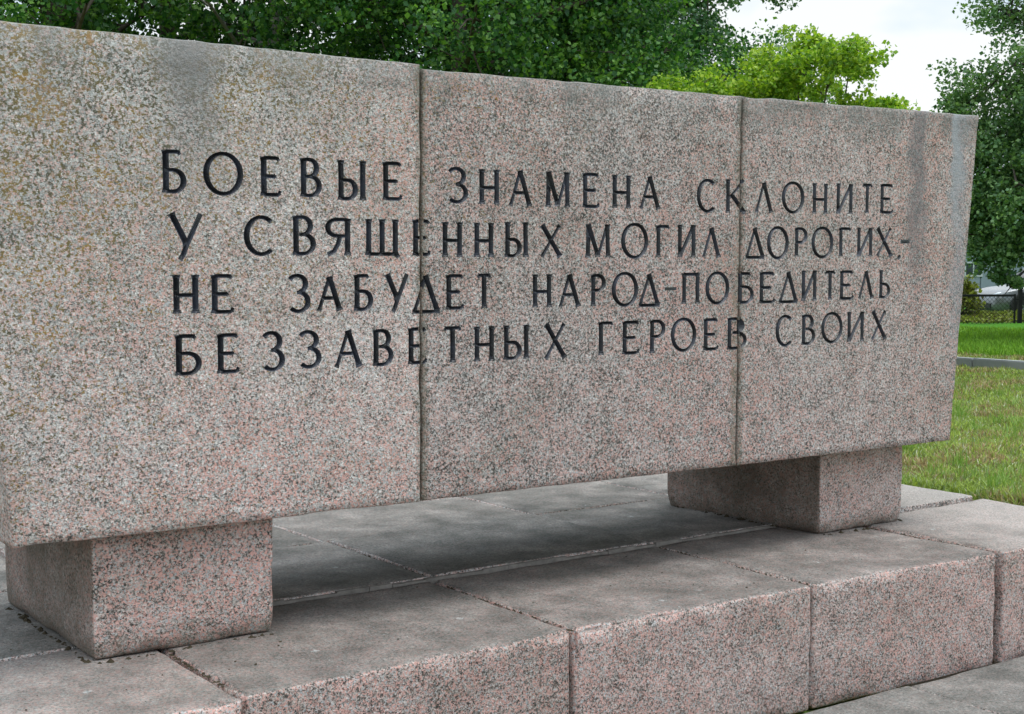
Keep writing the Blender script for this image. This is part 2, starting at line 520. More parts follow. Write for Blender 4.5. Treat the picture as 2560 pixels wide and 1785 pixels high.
# ------------------------------------------------------------------ rough stone blocks
def axis_lines(L, r, cell):
    e = [0, r * 0.25, r * 0.6, r]
    n = max(2, int((L - 2 * r) / cell))
    mid = [r + (L - 2 * r) * i / n for i in range(1, n)]
    return e + mid + [L - x for x in e[::-1]]


def stone(name, quad, z0, z1, m, parent, r=0.013, cell=0.03, amp=0.003, seed=0, bulge=0.0, origin=(0, 0, 0), chip=0.013):
    """a rough-sawn block on a four-cornered plan (counter-clockwise), slightly uneven edges"""
    q = [Vector((p[0], p[1])) for p in quad]
    La = ((q[1] - q[0]).length + (q[2] - q[3]).length) / 2
    Lb = ((q[3] - q[0]).length + (q[2] - q[1]).length) / 2
    Lh = z1 - z0
    A, B, H_ = axis_lines(La, r, cell), axis_lines(Lb, r, cell), axis_lines(Lh, r, cell)
    idx = {}
    V = []
    F = []
    off = Vector((seed * 3.17, seed * 1.93, seed * 0.71))
    def vert(a, b, h):
        k = (round(a, 5), round(b, 5), round(h, 5))
        if k in idx: return idx[k]
        p = Vector((a, b, h))
        c = Vector((min(max(a, r), La - r), min(max(b, r), Lb - r), min(max(h, r), Lh - r)))
        d = p - c
        # noisy edge radius gives chipped arrises
        ne = sum(1 for t in d if abs(t) > 1e-9)
        nv = noise.noise(p * 9 + off) + 0.5 * noise.noise(p * 15 + off)
        if d.length > 1e-9:
            d = d.normalized()
            rr = r
            if ne >= 2:
                rr = r - max(0, nv) * chip * 1.4
            p = c + d * rr
            p += d * (noise.noise(p * 4.5 + off) * amp * 1.6 + noise.noise(p * 11 + off) * amp)
        if bulge:
            t = 1 - (h / Lh)
            p.x += (p.x - La / 2) * 0
            inset = bulge * max(0, (t - 0.72) / 0.28) ** 2
            p.x = La / 2 + (p.x - La / 2) * (1 - 2 * inset / La)
            p.y = Lb / 2 + (p.y - Lb / 2) * (1 - 2 * inset / Lb)
        u_, v_ = p.x / La, p.y / Lb
        xy = q[0] * (1 - u_) * (1 - v_) + q[1] * u_ * (1 - v_) + q[2] * u_ * v_ + q[3] * (1 - u_) * v_
        idx[k] = len(V)
        V.append((xy.x - origin[0], xy.y - origin[1], z0 + p.z - origin[2]))
        return idx[k]
    def face_grid(U_, W_, f, flip):
        for i in range(len(U_) - 1):
            for j in range(len(W_) - 1):
                c = [f(U_[i], W_[j]), f(U_[i + 1], W_[j]), f(U_[i + 1], W_[j + 1]), f(U_[i], W_[j + 1])]
                if len(set(c)) == 4:
                    F.append(c[::-1] if flip else c)
    face_grid(A, B, lambda a, b: vert(a, b, 0), True)
    face_grid(A, B, lambda a, b: vert(a, b, Lh), False)
    face_grid(A, H_, lambda a, h: vert(a, 0, h), False)
    face_grid(A, H_, lambda a, h: vert(a, Lb, h), True)
    face_grid(B, H_, lambda b, h: vert(0, b, h), True)
    face_grid(B, H_, lambda b, h: vert(La, b, h), False)
    return mesh_obj(name, V, F, m, parent, smooth=True)


# ------------------------------------------------------------------ platform
plat = empty('granite_platform', (3.2, 4.7, 0))
tag(plat, 'wide stepped platform of pink grey granite blocks under the inscribed slab', 'platform')
PO = (3.2, 4.7, 0)
Z1, Z2 = PLAT, PLAT + 0.016
def blk(x0, x1, y0, y1, z1, seed, z0=-0.05, sk=(0, 0, 0, 0), m='block', **kw):
    # sk: small shifts of the four corners in x
    quad = [(x0 + sk[0], y0), (x1 + sk[1], y0 + kw.pop('dy', 0)), (x1 + sk[2], y1), (x0 + sk[3], y1)]
    return stone('granite_block', quad, z0, z1, M[m], plat, seed=seed, origin=PO, **kw)
# front row: risers 0.42 m high
front = [(-1.9, -0.74), (-0.725, 0.425), (0.44, 1.567), (1.583, 2.724), (2.739, 3.824), (3.838, 4.856), (4.896, 5.90)]
y0s = [3.462, 3.466, 3.458, 3.476, 3.500, 3.490, 3.432]
y0e = [3.462, 3.460, 3.456, 3.500, 3.486, 3.440, 3.425]
zt = [0, 0, -0.002, 0, 0.0, 0.001, 0.004]
for i, ((x0, x1), a, b, dz) in enumerate(zip(front, y0s, y0e, zt)):
    yb = 4.352 if 2 <= i <= 5 else (4.215 if i < 2 else 4.268)
    if i == 2: yb = 4.215
    blk(x0, x1, a, yb, Z1 + dz, i + 1, dy=b - a, cell=0.032)
# rows behind, standing 16 mm proud
row2 = [(-1.9, -0.72, 4.232, 5.09, 0.0), (-0.70, 0.42, 4.232, 5.09, 0.0), (0.435, 1.555, 4.232, 5.09, 0.0), (1.57, 2.727, 4.366, 5.165, 0.016), (2.742, 3.800, 4.366, 5.165, 0.018), (3.812, 4.70, 4.366, 5.150, 0.014), (4.715, 5.855, 4.290, 5.150, 0.020)]
for i, (x0, x1, a, b, dz) in enumerate(row2):
    blk(x0, x1, a, b, Z1 + dz, 20 + i, m='paving', cell=0.045, r=0.009, chip=0.004)
row3 = [(-1.9, -0.75), (-0.735, 0.425), (0.44, 1.56), (1.575, 2.705), (2.72, 3.80), (3.815, 4.67), (4.685, 5.84)]
for i, (x0, x1) in enumerate(row3):
    a = 5.105 if i < 3 else 5.178
    blk(x0, x1, a, 5.80, Z1 + (0.004 if i < 3 else 0.012), 30 + i, m='paving', cell=0.06, r=0.009, chip=0.004)
    blk(x0 + 0.02 * (i % 2), x1 - 0.01, 5.812, 6.45, Z1 + 0.008, 40 + i, m='paving', cell=0.08, r=0.009, chip=0.004)
# pale mortar run along the step between the first two rows
mo = MB()
random.seed(3)
xx = 1.60
while xx < 4.68:
    L = random.uniform(0.05, 0.16)
    hgt = random.uniform(0.006, 0.013)
    mo.box(xx - PO[0], min(xx + L, 4.69) - PO[0], 4.349 + random.uniform(-0.004, 0.004) - PO[1], 4.369 - PO[1], 0.40, PLAT + hgt)
    xx += L * random.uniform(0.96, 1.02)
mo.build('mortar_joint', M['mortar_light'], plat)
# mortar deep inside the joints of the front row
for (a, b) in zip(front[:-1], front[1:]):
    mo = MB(); mo.box(a[1] - 0.004 - PO[0], b[0] + 0.004 - PO[0], 3.535 - PO[1], 4.1 - PO[1], 0.0, PLAT - 0.045)
    mo.build('mortar_joint', M['mortar'], plat)

# ------------------------------------------------------------------ lower paving
pav = empty('lower_pavement', (2, 2, 0))
tag(pav, kind='structure')
PV = (2, 2, 0)
random.seed(5)
M['soil'] = simple('dark_soil', (0.022, 0.018, 0.013), 0.95, 0.05, var=0.4, vs=30)
sb = MB(); sb.box(-2.3 - 2, 6.3 - 2, -2.3 - 2, 3.45 - 2, -0.12, -0.035)
sb.build('soil_bed', M['soil'], pav)
sy = 3.395
rows_y = [3.372, 2.62, 1.82, 1.0, 0.2, -0.6, -1.4, -2.2]
for r_i in range(len(rows_y) - 1):
    yb, ya = rows_y[r_i], rows_y[r_i + 1] + 0.010
    x = -2.3 - 0.4 * (r_i % 2) + (0.0 if r_i else 0.0)
    joints = [-2.6, -1.45, -0.30, 0.85, 1.98, 3.10, 4.235, 5.40, 6.4] if r_i % 2 == 0 else [-2.9, -1.9, -0.8, 0.3, 1.42, 2.55, 3.65, 4.80, 5.9]
    for a, b in zip(joints[:-1], joints[1:]):
        stone('paving_slab', [(a + 0.005, ya), (b - 0.005, ya), (b - 0.005, yb), (a + 0.005, yb)], -0.12, 0.0 + random.uniform(-0.004, 0.004), M['paving'], pav,
              r=0.008, cell=0.06 if r_i < 2 else 0.15, seed=60 + random.random() * 20, origin=PV, chip=0.004)

# ------------------------------------------------------------------ monument: pedestals and the inscribed slabs
mon = empty('inscribed_memorial', (3.2, 4.4, PLAT))
tag(mon, 'long pink grey granite memorial slab with four lines of black carved letters on two pedestals', 'memorial')
MO = (3.2, 4.4, PLAT)
YF = 3.971                        # front face of the slabs
ZB = 0.795                        # underside of the slabs
THK = 0.90
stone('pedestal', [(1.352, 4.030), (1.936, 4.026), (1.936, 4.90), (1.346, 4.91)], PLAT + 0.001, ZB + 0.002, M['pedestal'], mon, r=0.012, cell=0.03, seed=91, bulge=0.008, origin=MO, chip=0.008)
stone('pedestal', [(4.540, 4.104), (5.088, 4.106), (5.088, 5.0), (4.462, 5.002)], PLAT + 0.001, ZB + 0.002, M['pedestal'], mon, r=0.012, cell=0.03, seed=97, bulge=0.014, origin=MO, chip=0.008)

# -- lettering: strokes drawn as pen lines in a unit box (x right, z up)
def arc(cx, cz, rx, rz, a0, a1, n=14):
    return [(cx + rx * math.cos(R(a0 + (a1 - a0) * i / n)), cz + rz * math.sin(R(a0 + (a1 - a0) * i / n))) for i in range(n + 1)]
V0, V1 = -0.035, 1.035
def stem(x): return ([(x, V0), (x, V1)], 'v')
BAR_TOP = lambda x1: ([(0, 1), (x1 * 0.8, 1), (x1, 0.985)], 'h')
bowl_low = lambda x1, top=0.53: ([(0, top)] + arc(x1 * 0.42, top / 2, x1 * 0.58, top / 2, 90, -90, 14) + [(0, 0)], 'c')
GL = {
 'Б': [stem(0), BAR_TOP(0.80), ([(0.74, 1.0), (0.83, 0.925)], 't'), bowl_low(1.0, 0.54)],
 'О': [(arc(0.5, 0.5, 0.5, 0.5, 0, 360, 32), 'o')],
 'Е': [stem(0), BAR_TOP(0.9), ([(0.84, 1.0), (0.93, 0.92)], 't'), ([(0, 0.5), (0.68, 0.5)], 'h'), ([(0.67, 0.54), (0.69, 0.45)], 't'), ([(0, 0), (0.85, 0), (0.98, 0.06)], 'h'), ([(0.9, 0.02), (1.0, 0.11)], 't')],
 'В': [stem(0), ([(0, 1)] + arc(0.38, 0.765, 0.46, 0.235, 90, -90, 12) + [(0.18, 0.53)], 'c'), ([(0.18, 0.53)] + arc(0.42, 0.265, 0.58, 0.265, 90, -90, 14) + [(0, 0)], 'c')],
 'Ы': [stem(0), ([(0.02, 0.50)] + arc(0.30, 0.25, 0.36, 0.25, 90, -90, 14) + [(0, 0)], 'c'), stem(1)],
 'Ь': [stem(0), ([(0.02, 0.50)] + arc(0.42, 0.25, 0.58, 0.25, 90, -90, 14) + [(0, 0)], 'c')],
 'З': [(arc(0.36, 0.765, 0.50, 0.235, 150, -70, 16) + [(0.34, 0.52)], 'c'), ([(0.34, 0.53)] + arc(0.42, 0.265, 0.58, 0.265, 80, -140, 18), 'c')],
 'Н': [stem(0), stem(1), ([(0, 0.47), (1, 0.47)], 'h')],
 'А': [([(0, V0), (0.5, 1.0)], 'n'), ([(0.5, 1.03), (1, V0)], 'd'), ([(0.2, 0.36), (0.8, 0.36)], 'h')],
 'Л': [([(0, V0), (0.5, 1.0)], 'n'), ([(0.5, 1.03), (1, V0)], 'd')],
 'Д': [([(0.06, 0.0), (0.5, 1.0)], 'n'), ([(0.48, 1.03), (0.93, 0.0)], 'd'), ([(-0.02, -0.01), (1.02, -0.01)], 'h')],
 'М': [([(0.0, V0), (0.03, V1)], 'v'), ([(0.03, V1), (0.5, 0.0)], 'd'), ([(0.5, 0.0), (0.97, V1)], 'n'), ([(0.97, V1), (1.0, V0)], 'v')],
 'С': [(arc(0.52, 0.5, 0.52, 0.5, 48, 312, 26), 'c')],
 'К': [stem(0), ([(0.10, 0.46), (0.5, 0.70), (0.92, 1.03)], 'n'), ([(0.18, 0.55), (0.45, 0.38), (0.75, 0.15), (1.0, V0)], 'd')],
 'И': [stem(0), ([(0.04, 0.02), (0.96, 0.98)], 'm'), stem(1)],
 'Т': [([(0, 1), (1, 1)], 'h'), ([(0.03, 1.0), (-0.02, 0.92)], 't'), ([(0.97, 1.0), (1.02, 0.92)], 't'), stem(0.5)],
 'У': [([(0, V1), (0.52, 0.33)], 'd'), ([(1, V1), (0.52, 0.33), (0.40, 0.12), (0.28, -0.01)], 'm')],
 'Я': [stem(1), ([(1, 1)] + arc(0.46, 0.765, 0.46, 0.235, 90, 270, 14) + [(1, 0.53)], 'c'), ([(0.62, 0.53), (0.50, 0.28), (0.30, 0.08), (-0.02, -0.01)], 'm')],
 'Щ': [stem(0), stem(0.48), stem(0.96), ([(0, 0), (1.0, 0)], 'h'), ([(0.98, 0.0), (1.08, -0.10)], 'm')],
 'Х': [([(0.02, V1), (1, V0)], 'd'), ([(0.96, V1), (0, V0)], 'n')],
 'Г': [stem(0), BAR_TOP(1.0), ([(0.92, 1.0), (1.03, 0.92)], 't')],
 'Р': [stem(0), ([(0, 1)] + arc(0.42, 0.75, 0.58, 0.25, 90, -90, 14) + [(0.0, 0.5)], 'c')],
 'П': [stem(0), stem(1), ([(-0.05, 1), (1.05, 1)], 'h')],
 '-': [([(0, 0.5), (1, 0.5)], 'b')],
 ',': [([(0.9, 1.0), (0.6, 0.5), (0.2, 0.0)], 'q')],
}
# letter, left, right, bottom, top on the face of the slab (metres)
LETTERS = [
    ('Б', 1.5681, 1.6422, 1.7977, 1.9265, 0.115), ('О', 1.6939, 1.8239, 1.7948, 1.9278, 0.115), ('Е', 1.8820, 1.9574, 1.7966, 1.9213, 0.115), ('В', 2.0177, 2.0914, 1.7977, 1.9221, 0.115),
    ('Ы', 2.1498, 2.2483, 1.7912, 1.9216, 0.115), ('Е', 2.3134, 2.3918, 1.7950, 1.9218, 0.115), ('З', 2.5648, 2.6462, 1.7912, 1.9150, 0.115), ('Н', 2.6918, 2.7729, 1.7904, 1.9137, 0.115),
    ('А', 2.8111, 2.9126, 1.7876, 1.9153, 0.115), ('М', 2.9735, 3.0791, 1.7873, 1.9150, 0.115), ('Е', 3.1392, 3.2228, 1.7887, 1.9157, 0.115), ('Н', 3.2771, 3.3614, 1.7901, 1.9146, 0.115),
    ('А', 3.4019, 3.5079, 1.7894, 1.9152, 0.115), ('С', 3.6921, 3.8037, 1.7832, 1.9142, 0.115), ('К', 3.8460, 3.9553, 1.7835, 1.9177, 0.115), ('Л', 3.9975, 4.0985, 1.7880, 1.9117, 0.115),
    ('О', 4.1483, 4.2786, 1.7884, 1.9187, 0.115), ('Н', 4.3278, 4.4150, 1.7898, 1.9176, 0.115), ('И', 4.4715, 4.5681, 1.7926, 1.9212, 0.115), ('Т', 4.6228, 4.6967, 1.7970, 1.9239, 0.115),
    ('Е', 4.7439, 4.8340, 1.7995, 1.9268, 0.115), ('У', 1.5819, 1.6945, 1.5978, 1.7421, 0.115), ('С', 1.8223, 1.9378, 1.6139, 1.7395, 0.115), ('В', 1.9891, 2.0687, 1.6161, 1.7423, 0.115),
    ('Я', 2.1008, 2.1914, 1.6144, 1.7369, 0.115), ('Щ', 2.2486, 2.3724, 1.6157, 1.7373, 0.115), ('Е', 2.4256, 2.5020, 1.6150, 1.7373, 0.115), ('Н', 2.5430, 2.6213, 1.6106, 1.7323, 0.115),
    ('Н', 2.6714, 2.7494, 1.6108, 1.7320, 0.115), ('Ы', 2.7992, 2.8959, 1.6110, 1.7366, 0.115), ('Х', 2.9463, 3.0483, 1.6112, 1.7292, 0.115), ('М', 3.1528, 3.2664, 1.6099, 1.7340, 0.115),
    ('О', 3.3173, 3.4490, 1.6065, 1.7402, 0.115), ('Г', 3.4889, 3.5600, 1.6119, 1.7346, 0.115), ('И', 3.5973, 3.6866, 1.6120, 1.7390, 0.115), ('Л', 3.7193, 3.8185, 1.6111, 1.7302, 0.115),
    ('Д', 3.9414, 4.0602, 1.6085, 1.7322, 0.115), ('О', 4.0664, 4.1916, 1.6047, 1.7384, 0.115), ('Р', 4.2270, 4.3003, 1.6144, 1.7358, 0.115), ('О', 4.3233, 4.4553, 1.6089, 1.7404, 0.115),
    ('Г', 4.4909, 4.5665, 1.6177, 1.7395, 0.115), ('И', 4.6012, 4.6953, 1.6167, 1.7411, 0.115), ('Х', 4.7175, 4.8274, 1.6169, 1.7428, 0.115), (',', 4.8529, 4.8823, 1.6003, 1.6315, 0.115),
    ('-', 4.8786, 4.9377, 1.6738, 1.6918, 0.115), ('Н', 1.5948, 1.6740, 1.4410, 1.5612, 0.115), ('Е', 1.7158, 1.7951, 1.4397, 1.5606, 0.115), ('З', 1.9705, 2.0482, 1.4362, 1.5602, 0.115),
    ('А', 2.0667, 2.1608, 1.4390, 1.5536, 0.115), ('Б', 2.2043, 2.2750, 1.4379, 1.5580, 0.115), ('У', 2.3168, 2.4122, 1.4285, 1.5594, 0.115), ('Д', 2.4141, 2.5391, 1.4261, 1.5551, 0.115),
    ('Е', 2.5579, 2.6367, 1.4349, 1.5556, 0.115), ('Т', 2.6767, 2.7451, 1.4355, 1.5569, 0.115), ('Н', 2.9179, 2.9990, 1.4341, 1.5556, 0.115), ('А', 3.0288, 3.1312, 1.4332, 1.5550, 0.115),
    ('Р', 3.1794, 3.2478, 1.4342, 1.5533, 0.115), ('О', 3.2741, 3.4014, 1.4303, 1.5603, 0.115), ('Д', 3.3946, 3.5149, 1.4296, 1.5546, 0.115), ('-', 3.5309, 3.5900, 1.4883, 1.5014, 0.115),
    ('П', 3.6195, 3.7087, 1.4341, 1.5551, 0.115), ('О', 3.7400, 3.8676, 1.4300, 1.5598, 0.115), ('Б', 3.9137, 3.9979, 1.4311, 1.5564, 0.115), ('Е', 4.0305, 4.1231, 1.4306, 1.5570, 0.115),
    ('Д', 4.1303, 4.2533, 1.4303, 1.5581, 0.115), ('И', 4.2695, 4.3560, 1.4350, 1.5633, 0.115), ('Т', 4.4020, 4.4738, 1.4370, 1.5600, 0.115), ('Е', 4.4994, 4.5900, 1.4370, 1.5607, 0.115),
    ('Л', 4.6092, 4.7089, 1.4381, 1.5602, 0.115), ('Ь', 4.7446, 4.8151, 1.4392, 1.5634, 0.115), ('Б', 1.5997, 1.6823, 1.2576, 1.3821, 0.115), ('Е', 1.7326, 1.8109, 1.2578, 1.3810, 0.115),
    ('З', 1.8802, 1.9574, 1.2574, 1.3836, 0.115), ('З', 2.0049, 2.0846, 1.2603, 1.3830, 0.115), ('А', 2.1275, 2.2321, 1.2568, 1.3812, 0.115), ('В', 2.2736, 2.3500, 1.2562, 1.3791, 0.115),
    ('Е', 2.4069, 2.4878, 1.2567, 1.3806, 0.115), ('Т', 2.5416, 2.6220, 1.2557, 1.3801, 0.115), ('Н', 2.6706, 2.7507, 1.2541, 1.3790, 0.115), ('Ы', 2.7931, 2.8981, 1.2558, 1.3793, 0.115),
    ('Х', 2.9635, 3.0696, 1.2513, 1.3798, 0.115), ('Г', 3.2160, 3.2885, 1.2545, 1.3799, 0.115), ('Е', 3.3285, 3.4178, 1.2535, 1.3795, 0.115), ('Р', 3.4611, 3.5376, 1.2528, 1.3806, 0.115),
    ('О', 3.5636, 3.6961, 1.2531, 1.3854, 0.115), ('Е', 3.7350, 3.8200, 1.2534, 1.3792, 0.115), ('В', 3.8611, 3.9623, 1.2523, 1.3798, 0.115), ('С', 4.1215, 4.2324, 1.2539, 1.3838, 0.115),
    ('В', 4.2756, 4.3541, 1.2565, 1.3825, 0.115), ('О', 4.3890, 4.5207, 1.2574, 1.3893, 0.115), ('И', 4.5508, 4.6514, 1.2595, 1.3891, 0.115), ('Х', 4.6956, 4.7991, 1.2636, 1.3903, 0.115),
]

def stroke_cells(poly, kind, box, HL):
    """pen line -> list of cells; each cell is 2 quads left and right of the centre line"""
    X0, X1, B0, B1 = box
    Hh = B1 - B0
    T, t = 0.172 * HL, 0.108 * HL
    W = X1 - X0
    ins = T / 2 if kind != 'b' else 0.0
    ins = min(ins, W * 0.2)
    vin = t / 2 if kind != 'b' else 0.0
    if kind == 'mcomma': vin = 0
    P = [Vector((X0 + ins + x * (W - 2 * ins), B0 + vin + z * (Hh - 2 * vin))) for x, z in poly]
    # resample straight strokes so that ends can flare
    closed = kind == 'o'
    if len(P) == 2 and kind in 'vdnmh':
        a, b = P
        P = [a.lerp(b, s_) for s_ in (0, 0.05, 0.12, 0.35, 0.65, 0.88, 0.95, 1)]
    nP = len(P)
    out = []
    for i, p in enumerate(P):
        if closed:
            d = P[(i + 1) % (nP - 1)] - P[(i - 1) % (nP - 1)]
        else:
            d = P[min(i + 1, nP - 1)] - P[max(i - 1, 0)]
        d.normalize()
        nrm = Vector((-d.y, d.x))
        if kind in 'vhco': wd = math.hypot(T * d.y, t * d.x)
        elif kind == 'd': wd = T * 0.98
        elif kind == 'n': wd = t * 1.05
        elif kind == 'm': wd = (T + t) * 0.5
        elif kind == 't': wd = t * 0.85
        elif kind == 'b': wd = Hh * 0.9
        elif kind == 'q': wd = 0.016
        if kind in 'vdnmh' and not closed:
            f = i / (nP - 1) if nP == 8 else 0.5
            if nP == 8:
                s_ = (0, 0.05, 0.12, 0.35, 0.65, 0.88, 0.95, 1)[i]
                e = min(s_, 1 - s_)
                wd *= 1 + 0.42 * max(0, 1 - e / 0.11)
        if kind == 'c':
            if i == 0 or i == nP - 1: wd *= 0.9
        wob = 1 + 0.05 * noise.noise(Vector((p.x * 60, p.y * 60, 0)))
        out.append((p - nrm * wd * 0.5 * wob, p, p + nrm * wd * 0.5 * wob))
    cells = []
    rng = range(nP - 1)
    for i in rng:
        a = out[i]
        b = out[i + 1]
        if closed and i == nP - 2: b = out[0]
        cells.append([a[0], b[0], b[1], a[1]])
        cells.append([a[1], b[1], b[2], a[2]])
    return cells


def face_y(x, z):
    return 0.0022 * noise.noise(Vector((x * 2.3, z * 2.3, 4.0))) + 0.0014 * noise.noise(Vector((x * 9, z * 9, 8.0)))


def slab_panel(corners, yfront, seed, label=None):
    """corners: bl, br, tr, tl as (x, z)"""
    r = 0.0055
    cx = sum(c[0] for c in corners) / 4; cz = sum(c[1] for c in corners) / 4
    loop = []
    for k in range(4):
        a = Vector(corners[k]); b = Vector(corners[(k + 1) % 4])
        n_ = max(2, int((b - a).length / 0.014))
        dr = (b - a).normalized(); nr = Vector((dr.y, -dr.x))
        for i in range(n_):
            p = a.lerp(b, i / n_)
            am = 0.0020
            q = p + nr * (noise.noise(Vector((p.x * 11 + seed, p.y * 11, 1.5))) * am + noise.noise(Vector((p.x * 22 + seed, p.y * 22, 2.5))) * am * 0.8
                          - max(0, noise.noise(Vector((p.x * 6 + seed, p.y * 6, 7.5))) - 0.28) * 0.009)
            loop.append(q)
    def inset(p, d):
        out = Vector(p)
        x0 = min(c[0] for c in corners); x1 = max(c[0] for c in corners)
        # pull towards the inside along both axes near the edges
        dirv = Vector((cx, cz)) - p
        return out
    # inward normals of the noisy loop
    N = len(loop)
    inn = []
    for i, p in enumerate(loop):
        d = loop[(i + 3) % N] - loop[(i - 3) % N]
        d.normalize()
        inn.append(Vector((-d.y, d.x)))
    fl = [p + inn[i] * r * (0.9 + 0.5 * noise.noise(Vector((p.x * 14, p.y * 14, 3.0)))) for i, p in enumerate(loop)]
    pts = list(fl)
    edges = [(i, (i + 1) % N) for i in range(N)]
    faces = [list(range(N))]
    face_letter = [-1]
    x_lo = min(p.x for p in fl); x_hi = max(p.x for p in fl)
    used = []
    for li, (ch, lx0, lx1, lz0, lz1, HL) in enumerate(LETTERS):
        if lx1 < x_lo - 0.02 or lx0 > x_hi + 0.02: continue
        used.append(li)
        for poly, kind in GL[ch]:
            for cell in stroke_cells(poly, kind, (lx0, lx1, lz0, lz1), HL):
                b = len(pts)
                pts += cell
                faces.append([b, b + 1, b + 2, b + 3])
                face_letter.append(li)
    # interior points of the uneven face, kept off the letter strokes
    g = 0.05
    z = ZB + 0.03
    while z < corners[2][1] - 0.02:
        x = x_lo + 0.03
        while x < x_hi - 0.02:
            pts.append(Vector((x + 0.012 * noise.noise(Vector((x * 50, z * 50, 0))), z + 0.012 * noise.noise(Vector((x * 50, z * 50, 9))))))
            x += g
        z += g
    # faces must be consistently wound
    fixed = []
    for f in faces:
        ar = sum(pts[f[i]].x * pts[f[(i + 1) % len(f)]].y - pts[f[(i + 1) % len(f)]].x * pts[f[i]].y for i in range(len(f)))
        fixed.append(f if ar > 0 else f[::-1])
    ov, oe, of, orv, ore, orf = delaunay_2d_cdt(pts, edges, fixed, 0, 1e-5)
    ov = [Vector(v) for v in ov]
    stone_f, let_f = [], {}
    for f, src in zip(of, orf):
        if 0 not in src: continue
        ids = [face_letter[s_] for s_ in src if s_ != 0]
        if ids: let_f.setdefault(ids[0], []).append(list(f))
        else: stone_f.append(list(f))
    # groove depth = distance to the edge of the letter
    inside_edges = {}
    for li, fs in let_f.items():
        for f in fs:
            for i in range(len(f)):
                e = tuple(sorted((f[i], f[(i + 1) % len(f)])))
                inside_edges[e] = inside_edges.get(e, 0) + 1
    st_edges = set()
    for f in stone_f:
        for i in range(len(f)):
            st_edges.add(tuple(sorted((f[i], f[(i + 1) % len(f)]))))
    bnd = [e for e in inside_edges if e in st_edges]
    depth = {}
    if bnd:
        A_ = np.array([ov[e[0]][:] for e in bnd]); B_ = np.array([ov[e[1]][:] for e in bnd])
        D_ = B_ - A_; L2 = (D_ ** 2).sum(1) + 1e-12
        bset = set(i for e in bnd for i in e)
        for li, fs in let_f.items():
            for vi in set(i for f in fs for i in f):
                if vi in depth: continue
                if vi in bset: depth[vi] = 0.0; continue
                p = np.array(ov[vi][:])
                t_ = np.clip(((p - A_) * D_).sum(1) / L2, 0, 1)
                dd = np.sqrt((((A_ + D_ * t_[:, None]) - p) ** 2).sum(1)).min()
                depth[vi] = min(0.014, dd * 1.35)
    def P3(i, extra=0.0):
        v = ov[i]
        return (v.x - MO[0], yfront + face_y(v.x, v.y) + depth.get(i, 0.0) + extra - MO[1], v.y - MO[2])
    # shell: rounded arris, sides, back
    vi = {}
    V, F = [], []
    for f in stone_f:
        for i in f:
            if i not in vi:
                vi[i] = len(V); V.append(P3(i))
        F.append([vi[i] for i in f])
    o_ = [0] * N
    # map loop points to output vertices
    src_of = {}
    for k, s_ in enumerate(orv):
        for q in s_: src_of[q] = k
    ring0 = []
    for i in range(N):
        k = src_of[i]
        if k not in vi:
            vi[k] = len(V); V.append(P3(k))
        ring0.append(vi[k])
    rings = [ring0]
    depth_at = [depth.get(src_of[i], 0.0) for i in range(N)]
    for (fr, dy) in ((0.45, 0.0025), (0.85, 0.007), (1.0, 0.016)):
        rg = []
        for i, p in enumerate(loop):
            q = fl[i].lerp(p, fr)
            rg.append(len(V)); V.append((q.x - MO[0], yfront + face_y(q.x, q.y) + dy + depth_at[i] - MO[1], q.y - MO[2]))
        rings.append(rg)
    for k in range(1, 13):
        rg = []
        yb = 0.03 + (THK - 0.03) * k / 12
        for i, p in enumerate(loop):
            wv = 0.0015 * noise.noise(Vector((p.x * 8, p.y * 8, yb * 8 + seed)))
            q = p - inn[i] * wv
            if k == 12: q = p + inn[i] * r
            rg.append(len(V)); V.append((q.x - MO[0], yfront + yb - MO[1], q.y - MO[2]))
        rings.append(rg)
    paint_strip = []
    for ri, (a, b) in enumerate(zip(rings[:-1], rings[1:])):
        for i in range(N):
            j = (i + 1) % N
            if ri < 3 and (depth_at[i] > 0 and depth_at[j] > 0):
                paint_strip.append((a[i], a[j], b[j], b[i], i))
                continue
            F.append([a[i], b[i], b[j], a[j]][::-1])
    F.append(rings[-1][:])
    o = mesh_obj('granite_slab', V, F, M['slab'], mon, smooth=True)
    bm = bmesh.new(); bm.from_mesh(o.data)
    bmesh.ops.recalc_face_normals(bm, faces=bm.faces)
    bm.to_mesh(o.data); bm.free()
    if label: o['label'] = label
    for li in sorted(let_f):
        fs = let_f[li]
        mp_ = {}
        LV, LF = [], []
        for f in fs:
            for i in f:
                if i not in mp_:
                    mp_[i] = len(LV); LV.append(P3(i))
            LF.append([mp_[i] for i in f][::-1])
        vs_ = set(mp_)
        for (a0, a1, b1_, b0_, i) in paint_strip:
            if src_of[i] in vs_ and src_of[(i + 1) % N] in vs_:
                k0 = len(LV); LV += [V[a0], V[a1], V[b1_], V[b0_]]
                LF.append([k0, k0 + 1, k0 + 2, k0 + 3])
        lo = mesh_obj('letter', LV, LF, M['paint'], o)
    return o


# the three stones stand side by side; the outer ends flare upwards
slab_panel([(1.117, 0.795), (2.453, 0.795), (2.457, 2.243), (0.955, 2.256)], YF, 11, 'left stone, thick with ochre lichen at its upper left')
slab_panel([(2.459, 0.796), (3.914, 0.793), (3.925, 2.238), (2.464, 2.231)], YF + 0.003, 23, 'middle stone, cleaner and pinker')
slab_panel([(3.920, 0.792), (5.242, 0.795), (5.403, 2.252), (3.931, 2.239)], YF + 0.001, 37, 'right stone with grey rain streaks near its flared end')
for xa in (2.4583, 3.9215):
    mo = MB()
    mo.box(xa - 0.006 - MO[0], xa + 0.008 - MO[0], YF + 0.032 - MO[1], YF + THK - 0.02 - MO[1], 0.81 - MO[2], 2.21 - MO[2])
    mo.build('mortar_joint', M['mortar'], mon)

